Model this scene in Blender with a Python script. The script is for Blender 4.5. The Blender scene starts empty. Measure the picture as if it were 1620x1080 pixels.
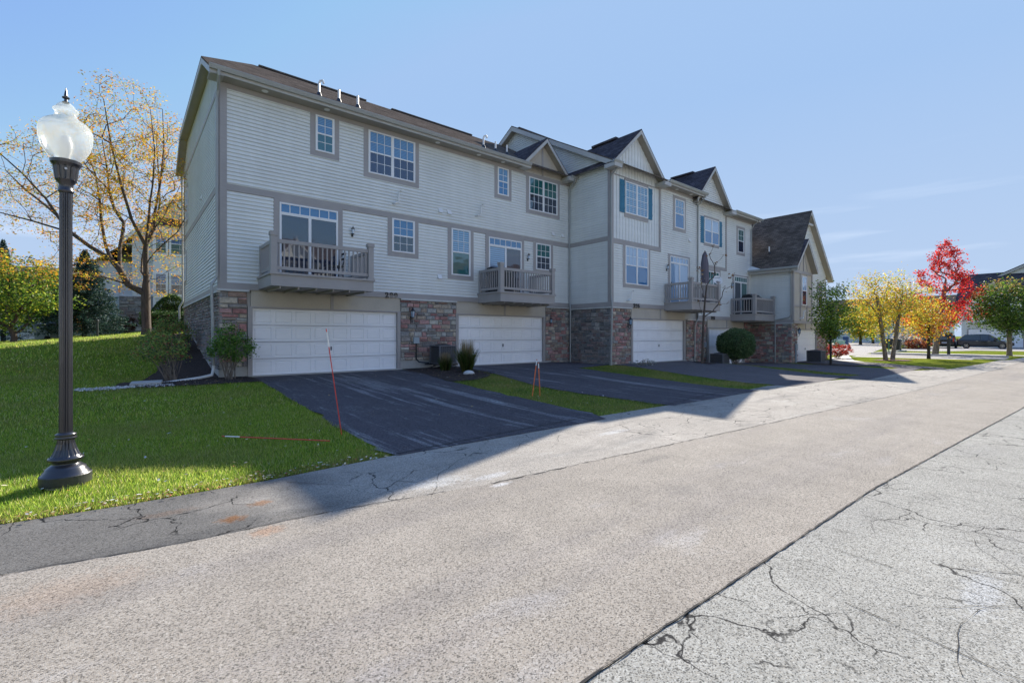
import bpy, math, random
import numpy as np
from mathutils import Vector, Matrix
R = math.radians
rnd = random.Random(7)
SC = bpy.context.scene
COL = SC.collection

# ------------------------------------------------------------------ camera, sky, sun, exposure
F_PX, CX, HY, CAMH = 745.0, 810.0, 530.0, 1.6
ALPHA = math.atan2(1715 - CX, F_PX)            # facade direction (+X) lies this far right of the view axis
cam = bpy.data.objects.new('camera', bpy.data.cameras.new('camera'))
COL.objects.link(cam)
cam.data.sensor_width = 36.0
cam.data.lens = F_PX / 1620 * 36.0
cam.data.shift_y = -(540 - HY) / 1620.0 * 1.0
cam.data.clip_end = 3000
cam.location = (0, 0, CAMH)
fw = Vector((math.cos(ALPHA), math.sin(ALPHA), 0))
cam.rotation_euler = fw.to_track_quat('-Z', 'Y').to_euler()
SC.camera = cam

SKX, SKY_ = 1.56, 0.82                          # horizontal shadow run per metre of height
SUN_EL = math.atan(1 / math.hypot(SKX, SKY_))
sund = Vector((SKX, SKY_, 1)).normalized()
sun = bpy.data.objects.new('sun', bpy.data.lights.new('sun', 'SUN'))
COL.objects.link(sun)
sun.data.energy = 2.65
sun.data.angle = R(0.5)
sun.data.color = (1.0, 0.93, 0.83)
sun.rotation_euler = sund.to_track_quat('Z', 'Y').to_euler()
sun.location = (30, 15, 40)
w = bpy.data.worlds.new('World'); SC.world = w; w.use_nodes = True
nt = w.node_tree; nt.nodes.clear()
sky = nt.nodes.new('ShaderNodeTexSky'); sky.sky_type = 'NISHITA'; sky.sun_disc = False
sky.sun_elevation = SUN_EL
sky.sun_rotation = math.atan2(sund.x, sund.y)
sky.air_density = 1.0; sky.dust_density = 0.0; sky.ozone_density = 3.0; sky.altitude = 200
bg = nt.nodes.new('ShaderNodeBackground'); bg.inputs[1].default_value = 0.15
wo = nt.nodes.new('ShaderNodeOutputWorld')
# faint cirrus streaks low in the sky
tc = nt.nodes.new('ShaderNodeTexCoord'); mp = nt.nodes.new('ShaderNodeMapping'); mp.inputs['Scale'].default_value = (2.2, 2.2, 26)
nz = nt.nodes.new('ShaderNodeTexNoise'); nz.inputs['Scale'].default_value = 1.5; nz.inputs['Detail'].default_value = 5
cr = nt.nodes.new('ShaderNodeValToRGB'); cr.color_ramp.elements[0].position = .56; cr.color_ramp.elements[1].position = .8
cr.color_ramp.elements[1].color = (.5, .5, .5, 1); cr.color_ramp.elements[0].color = (0, 0, 0, 1)
sx_ = nt.nodes.new('ShaderNodeSeparateXYZ'); mr = nt.nodes.new('ShaderNodeMapRange')
mr.inputs[1].default_value = .02; mr.inputs[2].default_value = .30; mr.inputs[3].default_value = 1; mr.inputs[4].default_value = 0
mm = nt.nodes.new('ShaderNodeMath'); mm.operation = 'MULTIPLY'
mx = nt.nodes.new('ShaderNodeMixRGB'); mx.inputs[2].default_value = (2.1, 2.25, 2.5, 1)
L = nt.links.new
L(tc.outputs['Generated'], mp.inputs[0]); L(mp.outputs[0], nz.inputs[0]); L(nz.outputs[0], cr.inputs[0])
L(tc.outputs['Generated'], sx_.inputs[0]); L(sx_.outputs[2], mr.inputs[0]); L(cr.outputs[0], mm.inputs[0]); L(mr.outputs[0], mm.inputs[1])
tn = nt.nodes.new('ShaderNodeMixRGB'); tn.blend_type = 'MULTIPLY'; tn.inputs[0].default_value = 1; tn.inputs[2].default_value = (.485, .465, .50, 1)   # hazy periwinkle autumn air
L(sky.outputs[0], tn.inputs[1])
ev = nt.nodes.new('ShaderNodeMapRange'); ev.inputs[1].default_value = .0; ev.inputs[2].default_value = .55; ev.inputs[3].default_value = .62; ev.inputs[4].default_value = 1.; L(sx_.outputs[2], ev.inputs[0])
eg = nt.nodes.new('ShaderNodeVectorMath'); eg.operation = 'SCALE'; L(tn.outputs[0], eg.inputs[0]); L(ev.outputs[0], eg.inputs['Scale'])
cp = nt.nodes.new('ShaderNodeMixRGB'); cp.blend_type = 'DARKEN'; cp.inputs[0].default_value = 1; hc = nt.nodes.new('ShaderNodeMixRGB'); hc.inputs[1].default_value = (.97, 1.22, 1.62, 1); hc.inputs[2].default_value = (.70, 1.05, 1.63, 1)
ce = nt.nodes.new('ShaderNodeMapRange'); ce.inputs[1].default_value = .0; ce.inputs[2].default_value = .42; L(sx_.outputs[2], ce.inputs[0]); L(ce.outputs[0], hc.inputs[0]); L(hc.outputs[0], cp.inputs[2]); L(eg.outputs[0], cp.inputs[1])
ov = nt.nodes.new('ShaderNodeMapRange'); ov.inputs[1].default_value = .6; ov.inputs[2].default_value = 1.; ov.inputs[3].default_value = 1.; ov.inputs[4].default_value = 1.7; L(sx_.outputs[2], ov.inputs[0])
og = nt.nodes.new('ShaderNodeVectorMath'); og.operation = 'SCALE'; L(cp.outputs[0], og.inputs[0]); L(ov.outputs[0], og.inputs['Scale'])   # upper sky out of view brightened, added fill for the shaded facade
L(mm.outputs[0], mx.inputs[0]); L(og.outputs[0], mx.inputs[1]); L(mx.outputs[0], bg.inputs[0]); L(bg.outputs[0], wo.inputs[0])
SC.view_settings.view_transform = 'Standard'; SC.view_settings.look = 'None'
SC.view_settings.exposure = 1.85; SC.view_settings.gamma = 1
SC.view_settings.use_curve_mapping = False

# ------------------------------------------------------------------ materials
MATS = {}
def mat(name, col=(.5, .5, .5), rough=.6, metal=0., spec=.5, noise=None, bump=None, attr=None, trans=0., wave=None, ior=None, coat=0.):
    """noise=(scale, dark mult, light mult); bump=(scale, strength, distance)"""
    m = bpy.data.materials.new(name); m.use_nodes = True; MATS[name] = m
    n = m.node_tree.nodes; l = m.node_tree.links.new
    p = n['Principled BSDF']
    p.inputs['Base Color'].default_value = (*col, 1); p.inputs['Roughness'].default_value = rough
    p.inputs['Metallic'].default_value = metal; p.inputs['Specular IOR Level'].default_value = spec
    if ior: p.inputs['IOR'].default_value = ior
    if coat: p.inputs['Coat Weight'].default_value = coat; p.inputs['Coat Roughness'].default_value = .04
    tcn = n.new('ShaderNodeTexCoord')
    src = None
    if attr:
        a = n.new('ShaderNodeAttribute'); a.attribute_name = attr; src = a.outputs['Color']
    if noise:
        if not isinstance(noise, list): noise = [noise]
        for (sc, d, li) in noise:
            t = n.new('ShaderNodeTexNoise'); t.inputs['Detail'].default_value = 4
            if isinstance(sc, tuple):
                mpn = n.new('ShaderNodeMapping'); mpn.inputs['Scale'].default_value = sc
                l(tcn.outputs['Object'], mpn.inputs[0]); l(mpn.outputs[0], t.inputs[0]); t.inputs['Scale'].default_value = 1
            else:
                l(tcn.outputs['Object'], t.inputs[0]); t.inputs['Scale'].default_value = sc
            r = n.new('ShaderNodeMapRange'); r.inputs[1].default_value = .3; r.inputs[2].default_value = .7
            r.inputs[3].default_value = d; r.inputs[4].default_value = li
            l(t.outputs[0], r.inputs[0])
            mu = n.new('ShaderNodeVectorMath'); mu.operation = 'SCALE'
            if src: l(src, mu.inputs[0])
            else: mu.inputs[0].default_value = col
            l(r.outputs[0], mu.inputs['Scale']); src = mu.outputs[0]
    if src: l(src, p.inputs['Base Color'])
    if bump:
        t = n.new('ShaderNodeTexNoise'); t.inputs['Scale'].default_value = bump[0]; t.inputs['Detail'].default_value = 5
        l(tcn.outputs['Object'], t.inputs[0])
        b = n.new('ShaderNodeBump'); b.inputs['Strength'].default_value = bump[1]; b.inputs['Distance'].default_value = bump[2]
        l(t.outputs[0], b.inputs['Height']); l(b.outputs[0], p.inputs['Normal'])
    if trans:
        tr = n.new('ShaderNodeBsdfTranslucent'); ms = n.new('ShaderNodeMixShader'); ms.inputs[0].default_value = trans
        if src: l(src, tr.inputs[0])
        else: tr.inputs[0].default_value = (*col, 1)
        l(p.outputs[0], ms.inputs[1]); l(tr.outputs[0], ms.inputs[2]); l(ms.outputs[0], n['Material Output'].inputs[0])
    return m

def node(m, typ, **kw):
    x = m.node_tree.nodes.new(typ)
    for k, v in kw.items():
        if k.startswith('i_'):
            x.inputs[int(k[2:])].default_value = v
        else: setattr(x, k, v)
    return x

mat('siding', (.72, .74, .72), .5, noise=[(.5, .94, 1.04), ((.5, .5, 6.58), .96, 1.03), ((2.5, 2.5, .35), .96, 1.03)])
mat('trim', (.355, .33, .315), .55, noise=[(1.2, .93, 1.06), ((4, 4, 30), .96, 1.03)])
mat('trim_light', (.46, .45, .42), .45, noise=(1.5, .94, 1.05))
mat('soffit', (.34, .31, .265), .6, noise=(2, .95, 1.05))
mat('gutter', (.34, .35, .335), .35, noise=(2, .93, 1.06))
mat('white_vinyl', (.80, .80, .79), .35, noise=(2, .96, 1.02))
mat('garage_white', (.90, .90, .91), .4, noise=[(.7, .94, 1.0), ((1.5, 1.5, 9), .96, 1.0)])
mat('stucco', (.50, .45, .37), .9, noise=[(1.5, .92, 1.06), (60, .93, 1.05)], bump=(120, .35, .01))
mat('stone', rough=.85, attr='Col', noise=[(9, .72, 1.22), (45, .85, 1.12)], bump=(28, .7, .03))
mat('mortar', (.27, .27, .265), .95, noise=(14, .8, 1.15))
mat('ledge', (.55, .55, .53), .8, noise=(8, .9, 1.08), bump=(40, .3, .01))
mat('concrete', (.42, .41, .38), .85, noise=[(2, .85, 1.08), (30, .93, 1.05)], bump=(60, .2, .01))
mat('shutter', (.02, .16, .27), .45, noise=(3, .85, 1.1))
mat('black_metal', (.012, .012, .014), .4, spec=.6)
mat('white_plastic', (.74, .74, .72), .4)
mat('grey_box', (.30, .36, .40), .5, noise=(4, .93, 1.04))
mat('lamp_paint', (.018, .018, .024), .28, spec=.7, noise=(6, .85, 1.15), coat=.3)
mat('plinth_paint', (.035, .037, .034), .42, noise=[(9, .7, 1.3), (60, .8, 1.2)])
mat('ac_metal', (.13, .135, .15), .5, noise=(5, .88, 1.1))
mat('ac_dark', (.035, .036, .04), .6)
mat('marker_red', (.62, .06, .04), .5)
mat('marker_white', (.75, .75, .72), .5)
mat('orange_marker', (.70, .15, .03), .5)
mat('pipe_white', (.68, .70, .70), .35, noise=(6, .9, 1.05))
mat('mulch', (.035, .022, .016), .95, noise=[(18, .5, 1.7), (70, .6, 1.6)], bump=(45, 1., .06))
mat('red_mulch', (.11, .045, .03), .95, noise=[(10, .6, 1.5), (50, .7, 1.4)], bump=(45, 1., .05))
mat('pebble', rough=.7, attr='Col', noise=(40, .85, 1.1))
mat('bark', (.085, .065, .05), .9, noise=[((14, 14, 3), .6, 1.4), (50, .8, 1.2)], bump=(30, .8, .02))
mat('bark_pale', (.20, .165, .135), .9, noise=[((12, 12, 5), .55, 1.35)], bump=(30, .8, .02))
mat('bark_dark', (.035, .028, .024), .9, noise=[((14, 14, 3), .6, 1.4)])
mat('leaf', rough=.55, attr='Col', trans=.5, spec=.3)
mat('leaf_dense', rough=.6, attr='Col', trans=.2, spec=.3)
mat('grass_blade', rough=.55, attr='Col', trans=.72, spec=.3)
mat('fallen', rough=.7, attr='Col')
mat('car_black', (.022, .019, .018), .3, coat=.6, spec=.4)
mat('car_glass', (.008, .01, .014), .05, ior=1.9)
mat('tyre', (.012, .012, .012), .8)
mat('rim', (.5, .5, .5), .25, metal=.9)
mat('red_lens', (.55, .01, .01), .15, coat=1.)
mat('plate', (.6, .6, .62), .4)
mat('red_panel', (.45, .03, .05), .4)
mat('bin_black', (.018, .024, .026), .5, noise=(5, .85, 1.1))
mat('bin_blue', (.05, .12, .26), .5)
mat('box_green', (.28, .48, .36), .5)
mat('sign_green', (.03, .14, .07), .5)
mat('umbrella_cloth', (.14, .125, .15), .85, noise=((12, 12, 1), .7, 1.2))
mat('grill_cover', (.015, .015, .018), .55, noise=(5, .8, 1.2))
mat('purple_roof', (.075, .04, .05), .7, noise=(3, .9, 1.1))
mat('crack', (.018, .017, .017), .95)
mat('rust', (.30, .15, .07), .9, noise=(30, .8, 1.2))
mat('kerb', (.50, .49, .45), .85, noise=(3, .85, 1.08))
mat('walk', (.52, .50, .46), .85, noise=[(2, .9, 1.06), (40, .92, 1.06)])
mat('blue_tarp', (.03, .12, .30), .5)
mat('brass', (.75, .33, .06), .3)

def glass(name, col, stripes=None, mult=1.):
    m = mat(name, col, .035, ior=2.15, spec=.5)
    p = m.node_tree.nodes['Principled BSDF']; l = m.node_tree.links.new
    if stripes:
        tcn = node(m, 'ShaderNodeTexCoord'); s = node(m, 'ShaderNodeSeparateXYZ'); l(tcn.outputs['Object'], s.inputs[0])
        mu = node(m, 'ShaderNodeMath', operation='MULTIPLY', i_1=2 * math.pi / stripes); l(s.outputs[2], mu.inputs[0])
        si = node(m, 'ShaderNodeMath', operation='SINE'); l(mu.outputs[0], si.inputs[0])
        mr_ = node(m, 'ShaderNodeMapRange', i_1=-1., i_2=1., i_3=.45, i_4=1.25); l(si.outputs[0], mr_.inputs[0])
        v = node(m, 'ShaderNodeVectorMath', operation='SCALE'); v.inputs[0].default_value = col; l(mr_.outputs[0], v.inputs['Scale'])
        l(v.outputs[0], p.inputs['Base Color'])
    t = node(m, 'ShaderNodeTexNoise', i_2=1.3); tc2 = node(m, 'ShaderNodeTexCoord'); l(tc2.outputs['Object'], t.inputs[0])
    b = node(m, 'ShaderNodeBump'); b.inputs['Strength'].default_value = .12; b.inputs['Distance'].default_value = .05
    l(t.outputs[0], b.inputs['Height']); l(b.outputs[0], p.inputs['Normal'])
    return m
glass('glass_blind_sky', (.09, .24, .42), .055)  # striped blinds, with the blue of reflected sky put into the base colour
glass('glass_dark', (.010, .020, .05))
glass('glass_teal', (.02, .12, .12))
glass('glass_pale', (.30, .44, .60))
glass('glass_sheer', (.16, .32, .50), .09)
glass('glass_blue', (.02, .14, .32))

def shingle(name, col):
    m = mat(name, col, 1., spec=.0); l = m.node_tree.links.new; p = m.node_tree.nodes['Principled BSDF']
    uv = node(m, 'ShaderNodeUVMap'); uv.uv_map = 'UVMap'
    br = node(m, 'ShaderNodeTexBrick', offset=.5); l(uv.outputs[0], br.inputs[0])
    c = Vector(col)
    br.inputs['Color1'].default_value = (*(c * 1.25), 1); br.inputs['Color2'].default_value = (*(c * .72), 1); br.inputs['Mortar'].default_value = (*(c * .45), 1)
    br.inputs['Scale'].default_value = 1; br.inputs['Mortar Size'].default_value = .008; br.inputs['Bias'].default_value = 0
    br.inputs['Brick Width'].default_value = .28; br.inputs['Row Height'].default_value = .14
    t = node(m, 'ShaderNodeTexNoise', i_2=1.1); t.inputs['Detail'].default_value = 6; l(uv.outputs[0], t.inputs[0])
    r = node(m, 'ShaderNodeMapRange', i_1=.3, i_2=.7, i_3=.78, i_4=1.22); l(t.outputs[0], r.inputs[0])
    v = node(m, 'ShaderNodeVectorMath', operation='SCALE'); l(br.outputs[0], v.inputs[0]); l(r.outputs[0], v.inputs['Scale'])
    l(v.outputs[0], p.inputs['Base Color'])
    b = node(m, 'ShaderNodeBump'); b.inputs['Strength'].default_value = .5; b.inputs['Distance'].default_value = .02
    l(br.outputs['Fac'], b.inputs['Height']); b.invert = True; l(b.outputs[0], p.inputs['Normal'])
shingle('shingle', (.132, .108, .088))
shingle('shingle_dark', (.085, .078, .086))

def asphalt(name, col, agg=.5, streak=None, patch=None, fine=110, zone=None, stains=(), net=None):
    m = mat(name, col, .95, spec=.12); l = m.node_tree.links.new; p = m.node_tree.nodes['Principled BSDF']
    tcn = node(m, 'ShaderNodeTexCoord'); P = tcn.outputs['Object']
    vo = node(m, 'ShaderNodeTexVoronoi'); vo.inputs['Scale'].default_value = fine; l(P, vo.inputs[0])
    hs = node(m, 'ShaderNodeSeparateXYZ'); l(vo.outputs['Color'], hs.inputs[0])
    cr_ = node(m, 'ShaderNodeValToRGB'); l(hs.outputs[0], cr_.inputs[0])
    c = Vector(col); e = cr_.color_ramp.elements
    e[0].position = 0; e[0].color = (*(c * (1 - agg)), 1); e[1].position = 1; e[1].color = (*(c * (1 + agg * .75)), 1)
    x = e.new(.17); x.color = (*(c * (1 - agg * .8)), 1); x = e.new(.27); x.color = (c[0] * 1.06, c[1] * 1.02, c[2] * .97, 1); x = e.new(.75); x.color = (*(c * 1.12), 1)
    src = cr_.outputs[0]
    for sc, lo, hi in ((60, .84, 1.14), (2.2, .92, 1.06), (.35, .92, 1.06)):
        t = node(m, 'ShaderNodeTexNoise'); t.inputs['Scale'].default_value = sc; t.inputs['Detail'].default_value = 5; l(P, t.inputs[0])
        r = node(m, 'ShaderNodeMapRange', i_1=.32, i_2=.68, i_3=lo, i_4=hi); l(t.outputs[0], r.inputs[0])
        v = node(m, 'ShaderNodeVectorMath', operation='SCALE'); l(src, v.inputs[0]); l(r.outputs[0], v.inputs['Scale']); src = v.outputs[0]
    def mixin(fac, color):
        nonlocal src
        k = node(m, 'ShaderNodeMixRGB', blend_type='MULTIPLY'); l(fac, k.inputs[0]); l(src, k.inputs[1]); k.inputs[2].default_value = (color[0] / col[0], color[1] / col[1], color[2] / col[2], 1); src = k.outputs[0]
    if patch:                                   # darker or lighter worn patches
        for (sc, a, b_, colr, rot) in patch:
            mpn = node(m, 'ShaderNodeMapping'); mpn.inputs['Scale'].default_value = sc; mpn.inputs['Location'].default_value = (rot, rot * 1.7, 0); l(P, mpn.inputs[0])
            t = node(m, 'ShaderNodeTexNoise'); t.inputs['Scale'].default_value = 1; t.inputs['Detail'].default_value = 7; t.inputs['Roughness'].default_value = .62; l(mpn.outputs[0], t.inputs[0])
            r = node(m, 'ShaderNodeMapRange', i_1=a, i_2=b_, i_3=0., i_4=1.); l(t.outputs[0], r.inputs[0]); mixin(r.outputs[0], colr)
    for (x_, y_, rx, ry, sc_, amt) in stains:   # irregular spots at a place
        mpn = node(m, 'ShaderNodeMapping', vector_type='POINT'); mpn.inputs['Location'].default_value = (-x_ / rx, -y_ / ry, 0); mpn.inputs['Scale'].default_value = (1 / rx, 1 / ry, 0); l(P, mpn.inputs[0])
        ln = node(m, 'ShaderNodeVectorMath', operation='LENGTH'); l(mpn.outputs[0], ln.inputs[0])
        t = node(m, 'ShaderNodeTexNoise', i_2=22.); t.inputs['Detail'].default_value = 6; l(P, t.inputs[0])
        ad = node(m, 'ShaderNodeMath', operation='MULTIPLY_ADD', i_1=1.6); l(t.outputs[0], ad.inputs[0]); l(ln.outputs['Value'], ad.inputs[2])
        r = node(m, 'ShaderNodeMapRange', i_1=1.15, i_2=1.75, i_3=amt, i_4=0.); l(ad.outputs[0], r.inputs[0]); mixin(r.outputs[0], sc_)
    if zone:                                    # sealed darker stretch of the shoulder (x0 -> x1)
        sp_ = node(m, 'ShaderNodeSeparateXYZ'); l(P, sp_.inputs[0])
        t = node(m, 'ShaderNodeTexNoise', i_2=1.1); t.inputs['Detail'].default_value = 6; l(P, t.inputs[0])
        ad = node(m, 'ShaderNodeMath', operation='MULTIPLY_ADD', i_1=2.6); l(t.outputs[0], ad.inputs[0]); l(sp_.outputs[0], ad.inputs[2])
        r = node(m, 'ShaderNodeMapRange', i_1=zone[0] + 1.3, i_2=zone[1] + 1.3, i_3=1., i_4=0.); l(ad.outputs[0], r.inputs[0]); mixin(r.outputs[0], zone[2])
    if streak:
        for (sc, a, b_, colr, rot) in streak:
            mpn = node(m, 'ShaderNodeMapping'); mpn.inputs['Scale'].default_value = sc; mpn.inputs['Rotation'].default_value = (0, 0, rot); l(P, mpn.inputs[0])
            t = node(m, 'ShaderNodeTexNoise'); t.inputs['Scale'].default_value = 1; t.inputs['Detail'].default_value = 8; t.inputs['Roughness'].default_value = .7; l(mpn.outputs[0], t.inputs[0])
            r = node(m, 'ShaderNodeMapRange', i_1=a, i_2=b_, i_3=0., i_4=.5); l(t.outputs[0], r.inputs[0])
            t2 = node(m, 'ShaderNodeTexNoise', i_2=60.); l(P, t2.inputs[0])
            r2 = node(m, 'ShaderNodeMapRange', i_1=.35, i_2=.6, i_3=.35, i_4=1.); l(t2.outputs[0], r2.inputs[0])
            k = node(m, 'ShaderNodeMath', operation='MULTIPLY'); l(r.outputs[0], k.inputs[0]); l(r2.outputs[0], k.inputs[1]); mixin(k.outputs[0], colr)
    for (sc_, wd_, lo_, hi_, of_) in (net or ()):          # map cracking in tired patches
        t = node(m, 'ShaderNodeTexNoise', i_2=2.2); t.inputs['Detail'].default_value = 5; l(P, t.inputs[0])
        sv = node(m, 'ShaderNodeVectorMath', operation='SCALE'); l(t.outputs['Color'], sv.inputs[0]); sv.inputs['Scale'].default_value = .55
        av = node(m, 'ShaderNodeVectorMath', operation='ADD'); l(P, av.inputs[0]); l(sv.outputs[0], av.inputs[1])
        mpn = node(m, 'ShaderNodeMapping'); mpn.inputs['Location'].default_value = (of_, of_, 0); mpn.inputs['Scale'].default_value = (1, .8, 1); l(av.outputs[0], mpn.inputs[0])
        ve = node(m, 'ShaderNodeTexVoronoi', feature='DISTANCE_TO_EDGE'); ve.inputs['Scale'].default_value = sc_; l(mpn.outputs[0], ve.inputs[0])
        r = node(m, 'ShaderNodeMapRange', i_1=wd_ * .35, i_2=wd_, i_3=1., i_4=0.); l(ve.outputs['Distance'], r.inputs[0])
        t2 = node(m, 'ShaderNodeTexNoise', i_2=.8); t2.inputs['Detail'].default_value = 3; m2_ = node(m, 'ShaderNodeMapping'); m2_.inputs['Location'].default_value = (of_ * 3, 0, 0); l(P, m2_.inputs[0]); l(m2_.outputs[0], t2.inputs[0])
        r2 = node(m, 'ShaderNodeMapRange', i_1=lo_, i_2=hi_, i_3=0., i_4=1.); l(t2.outputs[0], r2.inputs[0])
        t3 = node(m, 'ShaderNodeTexNoise', i_2=14.); l(P, t3.inputs[0]); r3 = node(m, 'ShaderNodeMapRange', i_1=.28, i_2=.40, i_3=.15, i_4=1.); l(t3.outputs[0], r3.inputs[0])
        k1 = node(m, 'ShaderNodeMath', operation='MULTIPLY'); l(r.outputs[0], k1.inputs[0]); l(r2.outputs[0], k1.inputs[1])
        k2 = node(m, 'ShaderNodeMath', operation='MULTIPLY'); l(k1.outputs[0], k2.inputs[0]); l(r3.outputs[0], k2.inputs[1]); mixin(k2.outputs[0], (.03, .03, .03))
    l(src, p.inputs['Base Color'])
    b = node(m, 'ShaderNodeBump'); b.inputs['Strength'].default_value = .35; b.inputs['Distance'].default_value = .004
    l(vo.outputs['Distance'], b.inputs['Height']); b.invert = True; l(b.outputs[0], p.inputs['Normal'])
RUST = (.40, .19, .08)
asphalt('road_beige', (.292, .264, .224), .6, fine=150, patch=[((.10, 1.1, 1), .50, .72, (.235, .215, .195), 3), ((.5, 1.2, 1), .60, .72, (.33, .31, .285), 6)],
        stains=[(.9, 4.2, .16, .12, RUST, .35), (-.3, 4.0, .5, .3, RUST, .12), (5.2, 3.5, .5, .12, (.16, .15, .14), .4), (3.1, 3.93, .16, .06, (.62, .62, .6), .8), (4.4, 2.6, .35, .2, (.17, .16, .15), .35), (2.2, 2.9, .3, .2, (.18, .17, .16), .3)])
asphalt('road_grey', (.305, .298, .265), .66, fine=150, net=[(1.1, .0095, .43, .50, 3.3), (2.4, .017, .52, .58, 7.7)], stains=[(4.1, .4, .5, .12, (.42, .43, .43), .5), (5.6, -.2, .35, .25, (.18, .18, .17), .4), (8.5, -.1, .6, .3, (.38, .38, .36), .5)], patch=[((.3, .3, 1), .5, .7, (.25, .245, .225), 2), ((1.2, .5, 1), .6, .75, (.33, .325, .30), 9)])
asphalt('apron', (.335, .31, .27), .5, fine=150, net=[(1.6, .014, .5, .56, 1.3)], stains=[(.72, 4.68, .13, .12, RUST, .85), (1.0, 4.95, .13, .1, RUST, .6), (.3, 5.2, .3, .1, RUST, .25), (2.6, 4.45, .45, .22, (.45, .46, .45), .6), (3.2, 4.25, .35, .1, (.5, .5, .49), .6), (6.2, 4.9, .5, .12, (.46, .46, .45), .6)], zone=(.6, 2.2, (.135, .13, .12)), patch=[((.25, .9, 1), .52, .62, (.25, .235, .21), 4), ((.6, 2.5, 1), .58, .70, (.37, .35, .31), 8)])
asphalt('apron_dark', (.125, .122, .115), .6, fine=95, patch=[((.8, 3., 1), .50, .66, (.24, .22, .18), 2)])
asphalt('drive_dark', (.088, .081, .088), .5, fine=80, streak=[((1.9, .10, 1), .56, .61, (.34, .345, .35), 0.03), ((6, .7, 1), .57, .66, (.22, .225, .23), -.12), ((2.6, 1.1, 1), .58, .68, (.20, .205, .21), .25)], patch=[((.5,.3,1), .45, .7, (.085, .078, .082), 5)])
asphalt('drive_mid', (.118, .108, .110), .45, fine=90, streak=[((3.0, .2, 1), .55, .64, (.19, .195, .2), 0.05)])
asphalt('street', (.34, .32, .29), .35, fine=40)
mat('lawn', (.17, .215, .03), .95, spec=0, noise=[(1.2, .75, 1.2), (9, .75, 1.25), (60, .7, 1.35)], bump=(50, .8, .05))
# lawn colour drifts from lush to dry
def lawn_fix():
    m = MATS['lawn']; l = m.node_tree.links.new; p = m.node_tree.nodes['Principled BSDF']
    src = p.inputs['Base Color'].links[0].from_socket
    tcn = node(m, 'ShaderNodeTexCoord'); t = node(m, 'ShaderNodeTexNoise'); t.inputs['Scale'].default_value = .35; t.inputs['Detail'].default_value = 6; l(tcn.outputs['Object'], t.inputs[0])
    r = node(m, 'ShaderNodeMapRange', i_1=.42, i_2=.66, i_3=0., i_4=.8); l(t.outputs[0], r.inputs[0])
    k = node(m, 'ShaderNodeMixRGB'); l(r.outputs[0], k.inputs[0]); l(src, k.inputs[1]); k.inputs[2].default_value = (.21, .21, .04, 1); l(k.outputs[0], p.inputs['Base Color'])
lawn_fix()
# lamp globe
def globe_mat():
    m = mat('lamp_glass', (.86, .88, .84), .22, ior=1.3); p = m.node_tree.nodes['Principled BSDF']
    p.inputs['Transmission Weight'].default_value = .55; l = m.node_tree.links.new
    tr = node(m, 'ShaderNodeBsdfTranslucent', i_0=(.86, .88, .82, 1)); ms = node(m, 'ShaderNodeMixShader', i_0=.45)
    tp = node(m, 'ShaderNodeBsdfTransparent'); m2 = node(m, 'ShaderNodeMixShader', i_0=.5)
    l(p.outputs[0], ms.inputs[1]); l(tr.outputs[0], ms.inputs[2]); l(ms.outputs[0], m2.inputs[1]); l(tp.outputs[0], m2.inputs[2])
    l(m2.outputs[0], m.node_tree.nodes['Material Output'].inputs[0])
globe_mat()

# ------------------------------------------------------------------ mesh helpers
def ss(x): x = np.clip(x, 0, 1); return x * x * (3 - 2 * x)
def H(X, Y):
    """ground height"""
    X = np.asarray(X, float); Y = np.asarray(Y, float)
    zg = .27 - .07 * ss((X - 15.5) / 2.5) - .37 * ss((X - 23.2) / 2.2) + .15 * ss((X - 38) / 6)
    yf = 16.5 - 2.6 * ss((X - 16) / 1.5)
    ramp = zg * ss((Y - 6.2) / (yf - 6.2)) * (1 - ss((X - 38) / 6))
    hill = 1.30 * ss((Y - 15.8) / 10.2) + .02 * np.clip(Y - 26, 0, 30)
    wl = np.clip(1 - .062 * np.clip(1.5 - X, 0, 20), .25, 1) * (1 - ss((X - 20) / 20))
    return ramp * 1.0 + hill * wl
def hz(x, y): return float(H(x, y))

class Fr:                                        # wall frame: s along the wall, z up, n outward
    def __init__(s, o, sd, nd): s.o, s.sd, s.nd = o, sd, nd
    def p(s, a, z, n=0.): return (s.o[0] + a * s.sd[0] + n * s.nd[0], s.o[1] + a * s.sd[1] + n * s.nd[1], z)
def front(Y): return Fr((0, Y), (1, 0), (0, -1))
def side(X): return Fr((X, 0), (0, 1), (-1, 0))

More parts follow.
